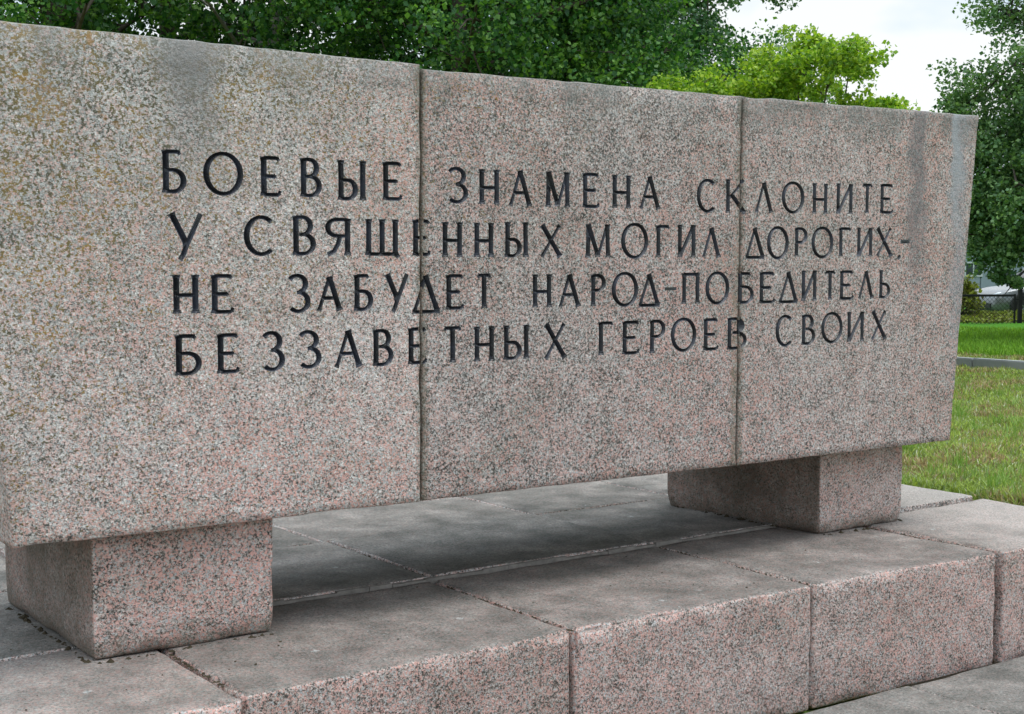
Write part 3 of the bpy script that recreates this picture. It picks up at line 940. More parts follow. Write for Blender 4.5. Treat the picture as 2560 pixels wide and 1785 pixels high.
# ------------------------------------------------------------------ kerb, fence
kerb = empty('concrete_kerb', (13.9, 10.0, GZ))
tag(kerb, 'low grey concrete kerb running through the lawn beyond the slab', 'kerb')
for i in range(9):
    y0 = 6.2 + i * 1.0
    k = MB(); k.box(-0.065, 0.065, y0 + 0.006 - 10.0, y0 + 0.994 - 10.0, -0.15, 0.105 + 0.004 * (i % 2))
    o = k.build('kerb_stone', M['kerb'], kerb)
    o.data.update()
    bm = bmesh.new(); bm.from_mesh(o.data)
    bmesh.ops.bevel(bm, geom=bm.edges[:], offset=0.012, segments=2, affect='EDGES')
    bm.to_mesh(o.data); bm.free()

FD = Vector((1.0, -0.70, 0)).normalized(); FA = Vector((24.03, 16.93, GZ - 0.05)) + FD * 0.26
ang = math.atan2(FD.y, FD.x)
fence = empty('chain_link_fence', FA, ang)
tag(fence, 'low black chain link fence with square posts at the far edge of the lawn', 'fence')
PL = 2.6
for i in range(-4, 4):
    x0 = i * PL
    p = MB(); p.box(x0 - 0.036, x0 + 0.036, -0.036, 0.036, -0.1, 0.73); p.box(x0 - 0.046, x0 + 0.046, -0.046, 0.046, 0.732, 0.76)
    p.build('post', M['fence_paint'], fence)
    f = MB()
    a, b = x0 + 0.12, x0 + PL - 0.12
    f.box(a, b, -0.02, 0.02, 0.585, 0.63); f.box(a, b, -0.015, 0.015, 0.02, 0.05)
    f.box(a - 0.03, a - 0.001, -0.02, 0.02, 0.0, 0.64); f.box(b + 0.001, b + 0.03, -0.02, 0.02, 0.0, 0.64)
    for (bx, sx) in ((x0 + 0.037, 0.052), (x0 + PL - 0.089, 0.052)):
        f.box(bx, bx + sx, -0.01, 0.01, 0.52, 0.54); f.box(bx, bx + sx, -0.01, 0.01, 0.10, 0.12)
    f.build('frame', M['fence_paint'], fence)
    wm = MB()
    s_ = 0.085
    nrm_ = int((b - a + 0.6) / s_)
    for k in range(-8, nrm_ + 1):
        for sg in (1, -1):
            xa = a + k * s_
            # diagonal clipped to the panel
            z_a, z_b = 0.05, 0.585
            xA, xB = (xa, xa + (z_b - z_a)) if sg > 0 else (xa + (z_b - z_a), xa)
            t0, t1 = 0.0, 1.0
            for (xx_, lim, sgn) in ((a, a, 1), (b, b, -1)):
                d0 = sgn * (xA - lim); d1 = sgn * (xB - lim)
                if d0 < 0 and d1 < 0: t0 = 2; break
                if d0 < 0: t0 = max(t0, d0 / (d0 - d1))
                elif d1 < 0: t1 = min(t1, d0 / (d0 - d1))
            if t0 >= t1: continue
            q0 = (xA + (xB - xA) * t0, 0.002 * sg, z_a + (z_b - z_a) * t0)
            q1 = (xA + (xB - xA) * t1, 0.002 * sg, z_a + (z_b - z_a) * t1)
            wm.tube([q0, q1], 0.0036, 3, False)
    o = wm.build('wire_mesh', M['fence_paint'], fence)
    o['kind'] = 'stuff'


# ------------------------------------------------------------------ trees
def leaves(centres, radii, per, size, rng, flat=0.7, droop=0.0):
    n = len(centres) * per
    c = np.repeat(centres, per, 0)
    rr = np.repeat(radii, per)
    g = rng.normal(size=(n, 3))
    g /= np.linalg.norm(g, axis=1)[:, None]
    g *= (rng.random(n) ** 0.5)[:, None]
    c = c + g * rr[:, None] * np.array([1, 1, flat])
    c[:, 2] -= droop * rr * rng.random(n)
    a = rng.normal(size=(n, 3)); a[:, 2] -= 0.35; a /= np.linalg.norm(a, axis=1)[:, None]
    up = rng.normal(size=(n, 3)) * 0.75 + np.array([0, 0, 1.0])
    b = np.cross(a, up); b /= (np.linalg.norm(b, axis=1)[:, None] + 1e-9)
    nn = np.cross(a, b)
    s = size * (0.6 + 0.8 * rng.random(n))[:, None]
    v0 = c - a * s * 0.5
    v1 = c - b * s * 0.40 + nn * s * 0.10 - a * s * 0.08
    v2 = c + a * s * 0.5
    v3 = c + b * s * 0.40 + nn * s * 0.10 - a * s * 0.08
    V = np.stack([v0, v1, v2, v3], 1).reshape(-1, 3)
    i = np.arange(n) * 4
    F = np.concatenate([np.stack([i, i + 1, i + 2], 1), np.stack([i, i + 2, i + 3], 1)])
    return V, F


def make_tree(name, base, height, cr, cb, seed, leafm, barkm, label, cat='tree', tips=420, per=70, leaf=0.07, clump=0.42,
              trunk_r=0.16, stems=1, lean=(0, 0), shape='round', group=None, rise=0.5, limbs=26, extra=()):
    rng = np.random.default_rng(seed)
    rnd = random.Random(seed)
    root = empty(name, base)
    tag(root, label, cat, group)
    tb = MB()
    tipc, tipr = [], []
    def prof(t):       # crown half-width along its height, t 0..1
        if shape == 'round': return math.sin(math.pi * min(1, 0.12 + 0.86 * t)) ** 0.6
        if shape == 'column': return (1.08 - 0.28 * min(1, t / 0.35)) * (1 - max(0, t - 0.7) ** 1.3 * 2.2)
        return (1 - t) ** 0.5
    for st in range(stems):
        ax = Vector((rnd.uniform(-1, 1), rnd.uniform(-1, 1), 0)) * (0.10 if stems == 1 else 0.9)
        tp = []
        for k in range(9):
            t = k / 8
            tp.append(Vector((ax.x * t * (1 if stems == 1 else cr * 0.45) + lean[0] * t + 0.08 * rnd.uniform(-1, 1) * t,
                              ax.y * t * (1 if stems == 1 else cr * 0.45) + lean[1] * t + 0.08 * rnd.uniform(-1, 1) * t, height * 0.93 * t - 0.1 * (1 - t))))
        tb.tube(tp, [trunk_r * (1.25 if k == 0 else 1) * (1 - 0.85 * k / 8) / (1 if stems == 1 else 1.6) for k in range(9)], 8)
        def on_trunk(h):
            t = max(0, min(0.999, h / (height * 0.93))) * 8
            i = int(t)
            return tp[i].lerp(tp[i + 1], t - i)
        nl = max(8, int(limbs / stems))
        for l in range(nl):
            t = (l + rnd.random()) / nl
            h0 = cb * 0.9 + (height * 0.90 - cb * 0.9) * t
            a = l * 2.4 + rnd.uniform(-0.5, 0.5)
            s = on_trunk(h0)
            reach = cr * prof(t) * rnd.uniform(0.72, 1.06)
            zr = rise * reach * (0.5 + 0.9 * t) + rnd.uniform(-0.2, 0.3)
            e = s + Vector((math.cos(a) * reach, math.sin(a) * reach, zr))
            e.z = min(e.z, height)
            mid = s.lerp(e, 0.5) + Vector((0, 0, -0.08 * reach + 0.1))
            r0 = trunk_r * 0.36 * (1 - 0.5 * t)
            tb.tube([s, mid, e], [r0, r0 * 0.6, r0 * 0.2], 5, False)
            nsub = max(3, int(tips / (nl * stems) / 3))
            for q in range(nsub):
                u_ = 0.25 + 0.75 * (q + rnd.random()) / nsub
                p = (s.lerp(mid, u_ * 2) if u_ < 0.5 else mid.lerp(e, u_ * 2 - 1))
                dr = Vector((rnd.gauss(0, 1), rnd.gauss(0, 1), rnd.gauss(0.1, 0.7))).normalized()
                L = reach * rnd.uniform(0.18, 0.40)
                pe = p + dr * L
                tb.tube([p, p.lerp(pe, 0.5) + Vector((0, 0, 0.04)), pe], [r0 * 0.35, r0 * 0.25, 0.006], 3, False)
                for w_ in range(3):
                    c = p.lerp(pe, rnd.uniform(0.5, 1.1)) + Vector((rnd.gauss(0, 1), rnd.gauss(0, 1), rnd.gauss(0, 0.8))) * clump * 0.6
                    c.z = max(c.z, cb)
                    tipc.append(tuple(c)); tipr.append(clump * rnd.uniform(0.55, 1.15))
    for (eb, ed, ez, er, en) in extra:      # hanging sprays: bearing, distance, height, size, count
        e = polar(eb, ed, ez) - Vector((base[0], base[1], base[2]))
        ex, ey, ez = e
        s = Vector((ex * 0.12, ey * 0.12, ez + 0.9))
        tb.tube([s, s.lerp(e, 0.6) + Vector((0, 0, 0.35)), e], [0.03, 0.018, 0.006], 5, False)
        for q in range(en):
            tipc.append((ex + rnd.gauss(0, er * 0.6), ey + rnd.gauss(0, er * 0.6), ez + rnd.gauss(0.15, er * 0.45))); tipr.append(er * 0.7)
    V, F = leaves(np.array(tipc), np.array(tipr), per, leaf, rng)
    tb.build('trunk', M[barkm], root, smooth=True)
    mesh_obj('crown', V, F, M[leafm], root)
    return root


def copy_thing(root, loc, rz, label, scale=1.0):
    r = root.copy(); C.objects.link(r)
    r.location = loc; r.rotation_euler = (0, 0, rz); r.scale = (scale,) * 3
    r['label'] = label
    for ch in root.children:
        c = ch.copy(); C.objects.link(c); c.parent = r
    return r


G1 = 'dark leafy maples in a row behind the slab'
t1 = make_tree('maple_tree', polar(72.6, 19.0, GZ), 8.8, 3.1, 1.9, 2, 'leaf_dark', 'bark', 'dark maple with a thick trunk behind the far left of the slab', tips=520, per=62, leaf=0.078, clump=0.36, trunk_r=0.26, group=G1)
t2 = make_tree('maple_tree', polar(56.8, 17.5, GZ), 8.6, 3.2, 1.7, 5, 'leaf_dark', 'bark', 'bushy dark green maple with the densest leaves, behind the middle stone of the slab', tips=900, per=135, leaf=0.062, clump=0.44, trunk_r=0.17, group=G1)
t3 = make_tree('maple_tree', polar(60.4, 21.5, GZ), 9.6, 3.0, 2.6, 8, 'leaf_dark', 'bark_grey', 'maple with a slim grey trunk showing just left of the first joint of the slab', tips=440, per=62, leaf=0.078, clump=0.36, trunk_r=0.15, group=G1)
copy_thing(t1, polar(68.0, 22.5, GZ), 2.1, 'dark maple whose trunk rises above the lichen covered stone, second from the left')
copy_thing(t3, polar(64.2, 19.5, GZ), 4.0, 'open crowned maple with sky showing through, between the second trunk and the first joint')
copy_thing(t2, polar(52.2, 19.5, GZ), 1.2, 'dark maple behind the right half of the middle stone', 0.95)
copy_thing(t2, polar(76.8, 20.0, GZ), 3.3, 'dark maple at the left border of the photo')
copy_thing(t3, polar(55.0, 30.0, GZ), 2.7, 'farther maple behind the densest crown', 1.1)

t4 = make_tree('alder_tree', polar(49.4, 31.0, GZ), 13.5, 3.0, 2.6, 13, 'leaf_blue', 'bark', 'tall blue green alder rising beside the white sky, left of the lime green bushes', tips=900, per=120, leaf=0.085, clump=0.52, trunk_r=0.2)
make_tree('willow_tree', polar(43.6, 62.0, GZ), 11.0, 3.0, 2.5, 17, 'leaf_pale', 'bark', 'distant thin grey green tree peeping over the lime green bushes', tips=300, per=30, leaf=0.16, clump=0.7, trunk_r=0.2)
make_tree('willow_tree', polar(45.8, 58.0, GZ), 9.2, 2.4, 2.0, 19, 'leaf_pale', 'bark', 'distant pale tree against the right flank of the alder', tips=240, per=34, leaf=0.15, clump=0.7, trunk_r=0.2)

GB = 'lime green bushes behind the right stone'
for (be, di, hh, rr, sd_, st_, lab) in (
        (47.9, 14.8, 3.22, 1.45, 23, 3, 'lime green bush rising just left of the second joint of the slab'),
        (44.9, 15.2, 3.50, 1.35, 29, 3, 'broad lime green bush right of the second joint of the slab'),
        (42.0, 14.6, 3.62, 0.95, 31, 3, 'tallest of the lime green bushes, its tip against the white sky'),
        (40.9, 14.4, 2.92, 0.66, 35, 2, 'smallest lime green bush, sloping down towards the right end of the slab')):
    make_tree('lime_bush', polar(be, di, GZ), hh, rr, 0.3, sd_, 'leaf_lime', 'bark', lab, cat='bush', tips=760, per=52, leaf=0.044, clump=0.155, trunk_r=0.045, stems=st_, group=GB, rise=0.35)

t5 = make_tree('lime_tree', polar(31.3, 22.5, GZ), 10.5, 2.6, 1.45, 37, 'leaf_right', 'bark', 'tall dark green tree with hanging branches at the right border, in front of the fence', tips=3000, per=75, leaf=0.062, clump=0.34, trunk_r=0.17, rise=0.15, shape='column', limbs=54,
               extra=[(35.5, 21.5, 1.45, 0.33, 12), (35.25, 21.5, 1.12, 0.18, 7), (36.5, 21.5, 1.62, 0.2, 5), (34.8, 21.3, 1.65, 0.42, 16),
                      (36.7, 21.8, 2.35, 0.42, 26), (35.8, 21.8, 2.25, 0.45, 26), (36.8, 22.0, 3.05, 0.42, 24), (36.0, 22.0, 3.2, 0.5, 26), (35.1, 22.0, 2.6, 0.5, 26),
                      (37.3, 22.0, 3.75, 0.28, 9), (36.4, 22.2, 4.0, 0.4, 20), (34.6, 22.0, 3.4, 0.5, 24)])
make_tree('lime_tree', polar(29.0, 34.0, GZ), 13.0, 4.6, 1.2, 41, 'leaf_blue', 'bark', 'dark tree beyond the fence, just outside the right border', tips=420, per=60, leaf=0.12, clump=0.55, trunk_r=0.2)

# weeds and low shrubs beyond the fence
def shrub(name, base, hgt, rad, seed, leafm, label, n=60, per=40, leaf=0.07, group=None):
    rng = np.random.default_rng(seed); rnd = random.Random(seed)
    root = empty(name, base); tag(root, label, 'shrub', group)
    tb = MB(); cs, rs = [], []
    for k in range(n):
        a = rnd.uniform(0, 6.283); q = math.sqrt(rnd.random()) * rad
        h = hgt * rnd.uniform(0.3, 1.0) * (1 - 0.5 * (q / rad) ** 2)
        p = (math.cos(a) * q, math.sin(a) * q, h)
        if k % 3 == 0: tb.tube([(0.2 * p[0], 0.2 * p[1], -0.05), (0.7 * p[0], 0.7 * p[1], h * 0.5), p], [0.02, 0.012, 0.005], 4, False)
        cs.append(p); rs.append(0.2 * hgt + 0.05)
    V, F = leaves(np.array(cs), np.array(rs), per, leaf, rng, 0.9)
    V[:, 2] = np.maximum(V[:, 2], -0.03)
    tb.build('stem', M['bark'], root); mesh_obj('foliage', V, F, M[leafm], root)
    return root
shrub('wild_shrub', polar(37.15, 33.2, GZ), 0.95, 0.5, 3, 'weed', 'light green shrub at the right edge of the slab, left of the parked car', 70, 40, 0.09)

# ------------------------------------------------------------------ grass
def fnoise(x, y, s, seed):
    rng = np.random.default_rng(seed)
    out = np.zeros_like(x)
    for k in range(7):
        a = rng.uniform(0, 6.28); f = s * rng.uniform(0.6, 1.7); p = rng.uniform(0, 6.28)
        out += np.sin((x * math.cos(a) + y * math.sin(a)) * f + p + 1.3 * np.sin((x * math.sin(a) - y * math.cos(a)) * f * 0.7))
    return out / 7


def blades(name, X, Y, L, Wd, colr, seed, lean=0.6):
    rng = np.random.default_rng(seed)
    n = len(X)
    Z = ground_height(X, Y)
    base = np.stack([X, Y, Z - 0.005], 1)
    az = rng.uniform(0, 2 * np.pi, n); ln = np.abs(rng.normal(0, lean, n))
    d = np.stack([np.cos(az) * np.sin(ln), np.sin(az) * np.sin(ln), np.cos(ln)], 1)
    sd_ = np.stack([-np.sin(az), np.cos(az), np.zeros(n)], 1)
    yw = rng.uniform(0, 2 * np.pi, n)
    sd_ = np.stack([np.cos(yw), np.sin(yw), np.zeros(n)], 1)
    L = L[:, None]; Wd = Wd[:, None]
    dn = d * np.array([1.8, 1.8, 0.72])
    v0 = base - sd_ * Wd; v1 = base + sd_ * Wd
    m_ = base + d * L * 0.55
    v2 = m_ + sd_ * Wd * 0.8; v3 = m_ - sd_ * Wd * 0.8
    v4 = m_ + dn * L * 0.45
    V = np.stack([v0, v1, v2, v3, v4], 1).reshape(-1, 3)
    i = np.arange(n) * 5
    F = np.concatenate([np.stack([i, i + 1, i + 2], 1), np.stack([i, i + 2, i + 3], 1), np.stack([i + 3, i + 2, i + 4], 1)])
    o = mesh_obj(name, V, F, M['grass'])
    at = o.data.color_attributes.new('blade_colour', 'FLOAT_COLOR', 'POINT')
    cc = np.concatenate([colr, np.ones((n, 1))], 1)
    at.data.foreach_set('color', np.repeat(cc, 5, 0).astype(np.float32).ravel())
    return o


rng = np.random.default_rng(77)
def lawn_points(n, dmin, dmax, b0=28.0, b1=45.5):
    # spread over the wedge of lawn right of the slab, denser near the platform
    d = dmin * (dmax / dmin) ** rng.random(n)
    b = np.radians(rng.uniform(b0, b1, n))
    return d * np.cos(b), d * np.sin(b)
X, Y = lawn_points(330000, 6.0, 26.0)
keep = ((X > 5.85) | (Y > 6.46)) & ~((np.abs(X - 13.9) < 0.07) & (Y > 6.2) & (Y < 15.2))
X, Y = X[keep], Y[keep]
n = len(X)
dist = np.hypot(X, Y)
nz1 = fnoise(X, Y, 2.2, 1); nz2 = fnoise(X, Y, 7.5, 2); nz3 = fnoise(X, Y, 0.8, 3)
clump = fnoise(X, Y, 16, 4)
edge = X + 0.35 * nz3
lush = edge > 15.8
dry = (nz1 * 0.8 + nz2 * 0.9 + 0.25 * rng.normal(size=n) + 0.05) > 0.12
dry &= ~lush
L = 0.030 + 0.035 * rng.random(n) + 0.060 * np.clip(clump + nz2, 0, 2)
L = np.where(lush, 0.10 + 0.06 * rng.random(n), L)
L *= np.where(dry, 0.8, 1.0)
Wd = (0.0016 + 0.0022 * rng.random(n)) * (1 + dist / 14)
g0 = np.array([0.14, 0.21, 0.04]); g1 = np.array([0.36, 0.44, 0.10]); g2 = np.array([0.25, 0.31, 0.16])
t = rng.random(n)[:, None]
col = g0 * (1 - t) + g1 * t
bl = (rng.random(n) < 0.18)[:, None]
col = np.where(bl, g2, col)
brown = np.array([0.36, 0.27, 0.155]) * (0.5 + 0.8 * rng.random(n))[:, None]
col = np.where(dry[:, None] & (rng.random(n) < 0.72)[:, None], brown, col)
lc = np.array([0.10, 0.25, 0.02]) * (1 - t) + np.array([0.27, 0.46, 0.05]) * t
col = np.where(lush[:, None], lc, col)
col = col * (0.72 + 0.5 * rng.random(n) + 0.25 * np.clip(clump, -1, 1))[:, None]
pale = (rng.random(n) < 0.035) & ~lush
col = np.where(pale[:, None], np.array([0.55, 0.56, 0.42]), col)
tag(blades('grass', X, Y, L, Wd, col, 5, 0.62), 'mown lawn with dry brown patches right of the slab', 'grass', kind='stuff')
# longer tufts creeping over the platform's edge and dotted about
cx_, cy_ = [], []
rt = np.random.default_rng(8)
for k in range(150):
    if k < 46:
        a, b = 5.90 + rt.normal() * 0.04, rt.uniform(3.6, 6.4)
    else:
        d_ = 7.2 * (16 / 7.2) ** rt.random(); q = math.radians(rt.uniform(30, 43))
        a, b = d_ * math.cos(q), d_ * math.sin(q)
        if a < 5.95: continue
    m_ = 45
    cx_.append(a + rt.normal(size=m_) * 0.035); cy_.append(b + rt.normal(size=m_) * 0.035)
X2 = np.concatenate(cx_); Y2 = np.concatenate(cy_); n2 = len(X2)
t = rt.random(n2)[:, None]
c2 = np.array([0.11, 0.24, 0.03]) * (1 - t) + np.array([0.27, 0.36, 0.10]) * t
tag(blades('grass_tufts', X2, Y2, 0.09 + 0.09 * rt.random(n2), 0.002 + 0.0015 * rt.random(n2), c2, 9, 0.8), 'longer grass tufts along the platform edge and in the lawn', 'grass', kind='stuff')
# rough growth beyond the fence
rng = np.random.default_rng(12)
n3 = 26000
s_ = rng.uniform(-12, 10, n3); q = rng.uniform(0.25, 6.0, n3)
X3 = FA.x + FD.x * s_ - FD.y * q; Y3 = FA.y + FD.y * s_ + FD.x * q
cc = np.stack([X3, Y3, ground_height(X3, Y3) + rng.random(n3) * 0.09 * (0.5 + 0.5 * fnoise(X3, Y3, 2.5, 6))], 1)
V, F = leaves(cc, np.full(n3, 0.05), 3, 0.075, rng)
tag(mesh_obj('weeds', V, F, M['weed']), 'low yellowish weeds and dead leaves beyond the chain link fence', 'weeds', kind='stuff')

# ------------------------------------------------------------------ parked car
def make_car(base, rz):
    root = empty('parked_car', base, rz)
    tag(root, 'silver hatchback parked beyond the fence, half hidden by the hanging branches', 'car')
    # x forward-back: nose at x=0, tail at 4.2; y across
    st = [(0.00, 0.30, 0.46, 0.60, 0.44), (0.06, 0.22, 0.62, 0.72, 0.40), (0.25, 0.19, 0.74, 0.80, 0.62), (0.55, 0.18, 0.80, 0.845, 0.70), (0.95, 0.18, 0.845, 0.865, 0.745),
          (1.20, 0.18, 0.885, 0.875, 0.78), (1.9, 0.18, 0.92, 0.88, 0.80), (2.8, 0.18, 0.95, 0.88, 0.80), (3.5, 0.19, 0.97, 0.875, 0.79), (3.95, 0.24, 0.97, 0.83, 0.74), (4.12, 0.34, 0.90, 0.76, 0.70)]
    V = []; F = []
    npt = 9
    for (x, zs, zb, hw, ht) in st:
        mid = zs + (zb - zs) * 0.55
        half = [(hw * 0.90, zs), (hw * 0.985, zs + 0.06), (hw, mid), (hw * 0.975, zb - 0.07), (hw * 0.93, zb - 0.02), (hw * 0.75, zb + 0.005), (hw * 0.4, zb + 0.022), (0, zb + 0.028)]
        ring = half + [(-a, b) for a, b in half[:-1][::-1]]
        V += [(x, a, b) for a, b in ring]
        npt = len(ring)
    for i in range(len(st) - 1):
        for k in range(npt - 1):
            a = i * npt + k
            F.append([a, a + npt, a + npt + 1, a + 1])
        F.append([i * npt, i * npt + npt - 1, (i + 1) * npt + npt - 1, (i + 1) * npt])
    F.append(list(range(npt))); F.append([(len(st) - 1) * npt + k for k in range(npt)][::-1])
    body = mesh_obj('body', V, F, M['car_paint'], root, smooth=True)
    # cabin
    cb_ = [(1.12, 0.90, 0.70), (1.75, 1.38, 0.60), (2.1, 1.455, 0.575), (2.9, 1.46, 0.57), (3.5, 1.40, 0.56), (4.02, 0.96, 0.68)]
    V = []; F = []
    for (x, zt_, hw) in cb_:
        zb = 0.90 if x < 1.3 else 0.93
        ring = [(0.80, zb), (hw + 0.05, zb + (zt_ - zb) * 0.75), (hw, zt_ - 0.02), (hw * 0.5, zt_ + 0.015), (-hw * 0.5, zt_ + 0.015), (-hw, zt_ - 0.02), (-hw - 0.05, zb + (zt_ - zb) * 0.75), (-0.80, zb)]
        V += [(x, a, b) for a, b in ring]
    for i in range(len(cb_) - 1):
        for k in range(7):
            a = i * 8 + k
            F.append([a, a + 8, a + 9, a + 1])
    F.append(list(range(8))); F.append([40 + k for k in range(8)][::-1])
    mesh_obj('windows', V, F, M['glass_dark'], root, smooth=True)
    rf = MB()
    for sy_ in (1, -1):
        rf.tube([(1.10, 0.72 * sy_, 0.90), (1.72, 0.64 * sy_, 1.36), (2.1, 0.61 * sy_, 1.445), (2.9, 0.60 * sy_, 1.45), (3.5, 0.59 * sy_, 1.39), (4.02, 0.70 * sy_, 0.96)], 0.032, 6)
        rf.tube([(2.45, 0.80 * sy_, 0.95), (2.48, 0.625 * sy_, 1.42)], 0.03, 6)
    rf.box(1.80, 3.45, -0.57, 0.57, 1.462, 1.482)
    rf.build('roof', M['car_paint'], root)
    for x in (0.74, 3.28):
        for sy_ in (1, -1):
            y = sy_ * 0.79
            wb = MB()
            prof = [(0.20, 0.09), (0.29, 0.10), (0.315, 0.07), (0.32, 0.0), (0.315, -0.07), (0.29, -0.10), (0.20, -0.09)]
            n_ = 24
            VV = [(x + rr * math.cos(2 * math.pi * k / n_), y + dy, 0.32 + rr * math.sin(2 * math.pi * k / n_)) for rr, dy in prof for k in range(n_)]
            FF = [[i * n_ + k, i * n_ + (k + 1) % n_, (i + 1) * n_ + (k + 1) % n_, (i + 1) * n_ + k] for i in range(len(prof) - 1) for k in range(n_)]
            wb.add(VV, FF)
            ty = wb.build('wheel', M['tyre'], root, smooth=True)
            rm = MB()
            for k in range(5):
                a = 2 * math.pi * k / 5
                rm.tube([(x, y + sy_ * 0.075, 0.32), (x + 0.19 * math.cos(a), y + sy_ * 0.07, 0.32 + 0.19 * math.sin(a))], [0.035, 0.022], 5)
            rm.tube([(x + 0.2 * math.cos(a), y + sy_ * 0.07, 0.32 + 0.2 * math.sin(a)) for a in [2 * math.pi * k / 24 for k in range(25)]], 0.014, 5, False)
            rm.tube([(x, y, 0.32), (x, y + sy_ * 0.085, 0.32)], 0.045, 10)
            rm.build('rim', M['rim'], ty)
            ar = MB()
            ar.tube([(x + 0.375 * math.cos(a), sy_ * 0.872, 0.32 + 0.375 * math.sin(a)) for a in [math.pi * k / 14 for k in range(15)]], 0.02, 5)
            pts_ = [(x + 0.36 * math.cos(math.pi * k / 14), sy_ * 0.884, 0.32 + 0.36 * math.sin(math.pi * k / 14)) for k in range(15)]
            ar.add(pts_ + [(x - 0.36, sy_ * 0.884, 0.19), (x + 0.36, sy_ * 0.884, 0.19)], [list(range(17))])
            ar.build('wheel_arch', M['plastic'], root)
    for sy_ in (1, -1):
        h = MB(); h.tube([(0.07, 0.50 * sy_, 0.60), (0.16, 0.62 * sy_, 0.64), (0.36, 0.71 * sy_, 0.70)], [0.05, 0.065, 0.03], 8); h.build('headlight', M['lamp'], root, smooth=True)
        m_ = MB(); m_.box(1.42, 1.58, 0.86 * sy_ - 0.09, 0.86 * sy_ + 0.09, 0.93, 1.06); m_.build('mirror', M['car_paint'], root)
        for hx in (2.20, 3.0):
            h = MB(); h.box(hx, hx + 0.16, 0.88 * sy_ - 0.015, 0.88 * sy_ + 0.015, 0.80, 0.83); h.build('door_handle', M['plastic'], root)
        d = MB(); d.box(1.35, 3.9, 0.882 * sy_ - 0.006, 0.882 * sy_ + 0.006, 0.46, 0.52)
        for xd in (1.30, 2.44, 3.36): d.box(xd, xd + 0.012, 0.878 * sy_ - 0.004, 0.878 * sy_ + 0.004, 0.28, 0.90)
        d.build('trim', M['plastic'], root)
    b = MB(); b.box(-0.03, 0.10, -0.55, 0.55, 0.30, 0.42); b.build('bumper', M['plastic'], root)
    return root
cpos = polar(36.15, 37.5, 0.12)
FDn = Vector((math.sin(R(36.0)), -math.cos(R(36.0)), 0))
make_car(cpos, math.atan2(FDn.y, FDn.x) + 0.5)

# ------------------------------------------------------------------ buildings beyond
def building(base, rz, Wb, Hb, Db, label, walls, npan, windows=()):
    b = empty('industrial_building', base, rz)
    tag(b, label, 'building')
    core = MB(); core.box(0.05, Wb - 0.05, 0.06, Db, -0.3, Hb - 0.05)
    core.build('wall', M[walls], b)
    pw = Wb / npan
    for k in range(npan):
        p = MB(); p.box(k * pw + 0.02, (k + 1) * pw - 0.02, 0.0, 0.055, -0.2, Hb - 0.12)
        p.build('wall_panel', M[walls], b)
    r_ = MB(); r_.box(-0.15, Wb + 0.15, -0.18, Db + 0.15, Hb - 0.04, Hb + 0.10)
    r_.build('roof', M['wall_white'] if walls == 'wall_white' else M['wall_grey'], b)
    for (x, z, ww, hh) in windows:
        f = MB(); f.box(x - 0.06, x + ww + 0.06, -0.03, -0.003, z - 0.06, z); f.box(x - 0.06, x + ww + 0.06, -0.03, -0.003, z + hh, z + hh + 0.06)
        f.box(x - 0.06, x - 0.001, -0.03, -0.003, z + 0.001, z + hh - 0.001); f.box(x + ww + 0.001, x + ww + 0.06, -0.03, -0.003, z + 0.001, z + hh - 0.001)
        f.box(x + ww / 2 - 0.025, x + ww / 2 + 0.025, -0.03, -0.003, z + 0.001, z + hh - 0.001)
        fo = f.build('window', M['wall_white'], b)
        for (g0_, g1_) in ((x, x + ww / 2 - 0.026), (x + ww / 2 + 0.026, x + ww)):
            g = MB(); g.box(g0_, g1_, -0.016, -0.004, z + 0.001, z + hh - 0.001); g.build('pane', M['window'], fo)
    return b
RZ = R(36.0 - 90)
building(polar(39.2, 57, 0.2), RZ, 4.55, 1.98, 8.0, 'low grey blue panelled shed behind the parked car', 'wall_grey', 3, ((2.5, 0.85, 0.55, 0.45),))
bp = polar(39.2, 57, 0.2) + Vector((math.cos(RZ), math.sin(RZ), 0)) * 4.95
building(bp, RZ, 9.0, 2.05, 9.0, 'low white shed beside the grey one, right border of the photo', 'wall_white', 5, ((2.5, 0.8, 1.2, 0.6),))
building(polar(36.3, 110, 0.2), RZ, 14, 6.0, 12.0, 'tall blue grey hall behind the sheds, seen through the tree', 'wall_grey', 6, ())
far = MB()
rng = np.random.default_rng(4)
nf = 9000
b_ = np.radians(rng.uniform(-20, 110, nf)); d_ = rng.uniform(118, 150, nf)
hh = (4.5 + 2.0 * np.sin(b_ * 23) + 1.2 * np.sin(b_ * 61)) * rng.random(nf) ** 0.7
cc = np.stack([d_ * np.cos(b_), d_ * np.sin(b_), hh + 0.2], 1)
V, F = leaves(cc, np.full(nf, 1.6), 5, 1.1, rng)
tag(mesh_obj('far_wood', V, F, M['leaf_blue']), 'low far off wood along the horizon', 'wood', kind='stuff')

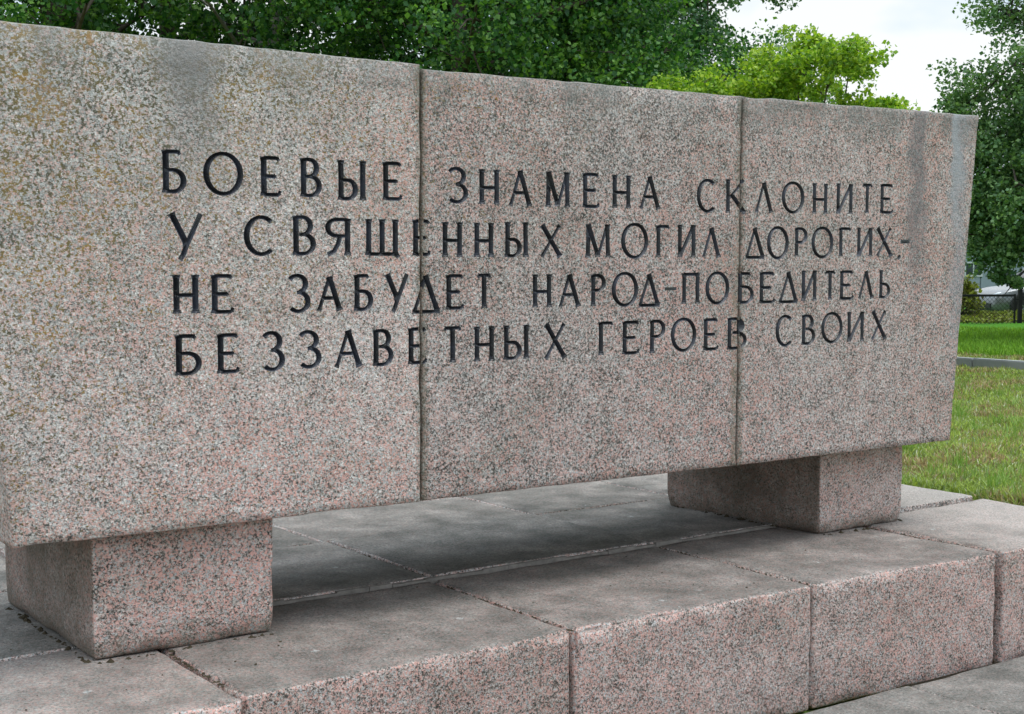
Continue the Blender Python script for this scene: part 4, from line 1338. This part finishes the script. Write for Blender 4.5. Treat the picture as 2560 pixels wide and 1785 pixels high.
# ------------------------------------------------------------------ crumbs, grit and moss along the feet of the pedestals and in the joints
rd = random.Random(44)
V, F = [], []
def crumb(x, y, z, r_):
    b = len(V)
    for k in range(6):
        a = k * 1.047 + rd.uniform(-0.3, 0.3)
        V.append((x + math.cos(a) * r_ * rd.uniform(0.6, 1.2), y + math.sin(a) * r_ * rd.uniform(0.6, 1.2), z))
    V.append((x + rd.uniform(-0.3, 0.3) * r_, y, z + r_ * rd.uniform(0.35, 0.9)))
    for k in range(6): F.append([b + k, b + (k + 1) % 6, b + 6])
for (xa, ya, xb, yb_, n_) in ((1.36, 4.012, 1.92, 4.012, 60), (1.338, 4.04, 1.338, 4.88, 130), (4.55, 4.088, 5.08, 4.088, 60), (4.49, 4.2, 4.475, 4.95, 50), (5.10, 4.12, 5.10, 4.9, 40)):
    for k in range(n_):
        t = rd.random()
        x = xa + (xb - xa) * t + rd.gauss(0, 0.004); y = ya + (yb_ - ya) * t + rd.gauss(0, 0.004)
        crumb(x, y, (Z1 if y < 4.22 else Z1 + (0.016 if x > 1.6 else 0.0)) - 0.002, abs(rd.gauss(0, 0.006)) + 0.0025)
for (xj, y0, y1) in ((1.575, 3.6, 4.0), (2.7315, 3.5, 4.34), (3.831, 3.52, 4.34), (4.876, 3.5, 4.08), (2.7345, 4.4, 5.1), (0.4325, 3.5, 4.2), (5.2, 4.28, 4.281)):
    for k in range(46):
        y = rd.uniform(y0, y1) if abs(y1 - y0) > 0.01 else 4.279
        x = xj + rd.gauss(0, 0.003) if abs(y1 - y0) > 0.01 else rd.uniform(4.95, 5.8)
        crumb(x, y, Z1 - 0.006 + (0.012 if y > 4.37 and x > 1.6 else 0), rd.uniform(0.003, 0.008))
for k in range(260):
    x, y = rd.uniform(0.2, 5.8), rd.uniform(3.5, 4.33)
    if 1.3 < x < 1.98 and y > 3.98 or 4.48 < x < 5.12 and y > 4.05: continue
    crumb(x, y, Z1 + 0.0005, abs(rd.gauss(0, 0.0022)) + 0.001)
o = mesh_obj('grit', np.array(V), [list(f) for f in F], M['litter'])
tag(o, 'brown crumbs of moss and grit in the joints and along the pedestals', 'grit', kind='stuff')
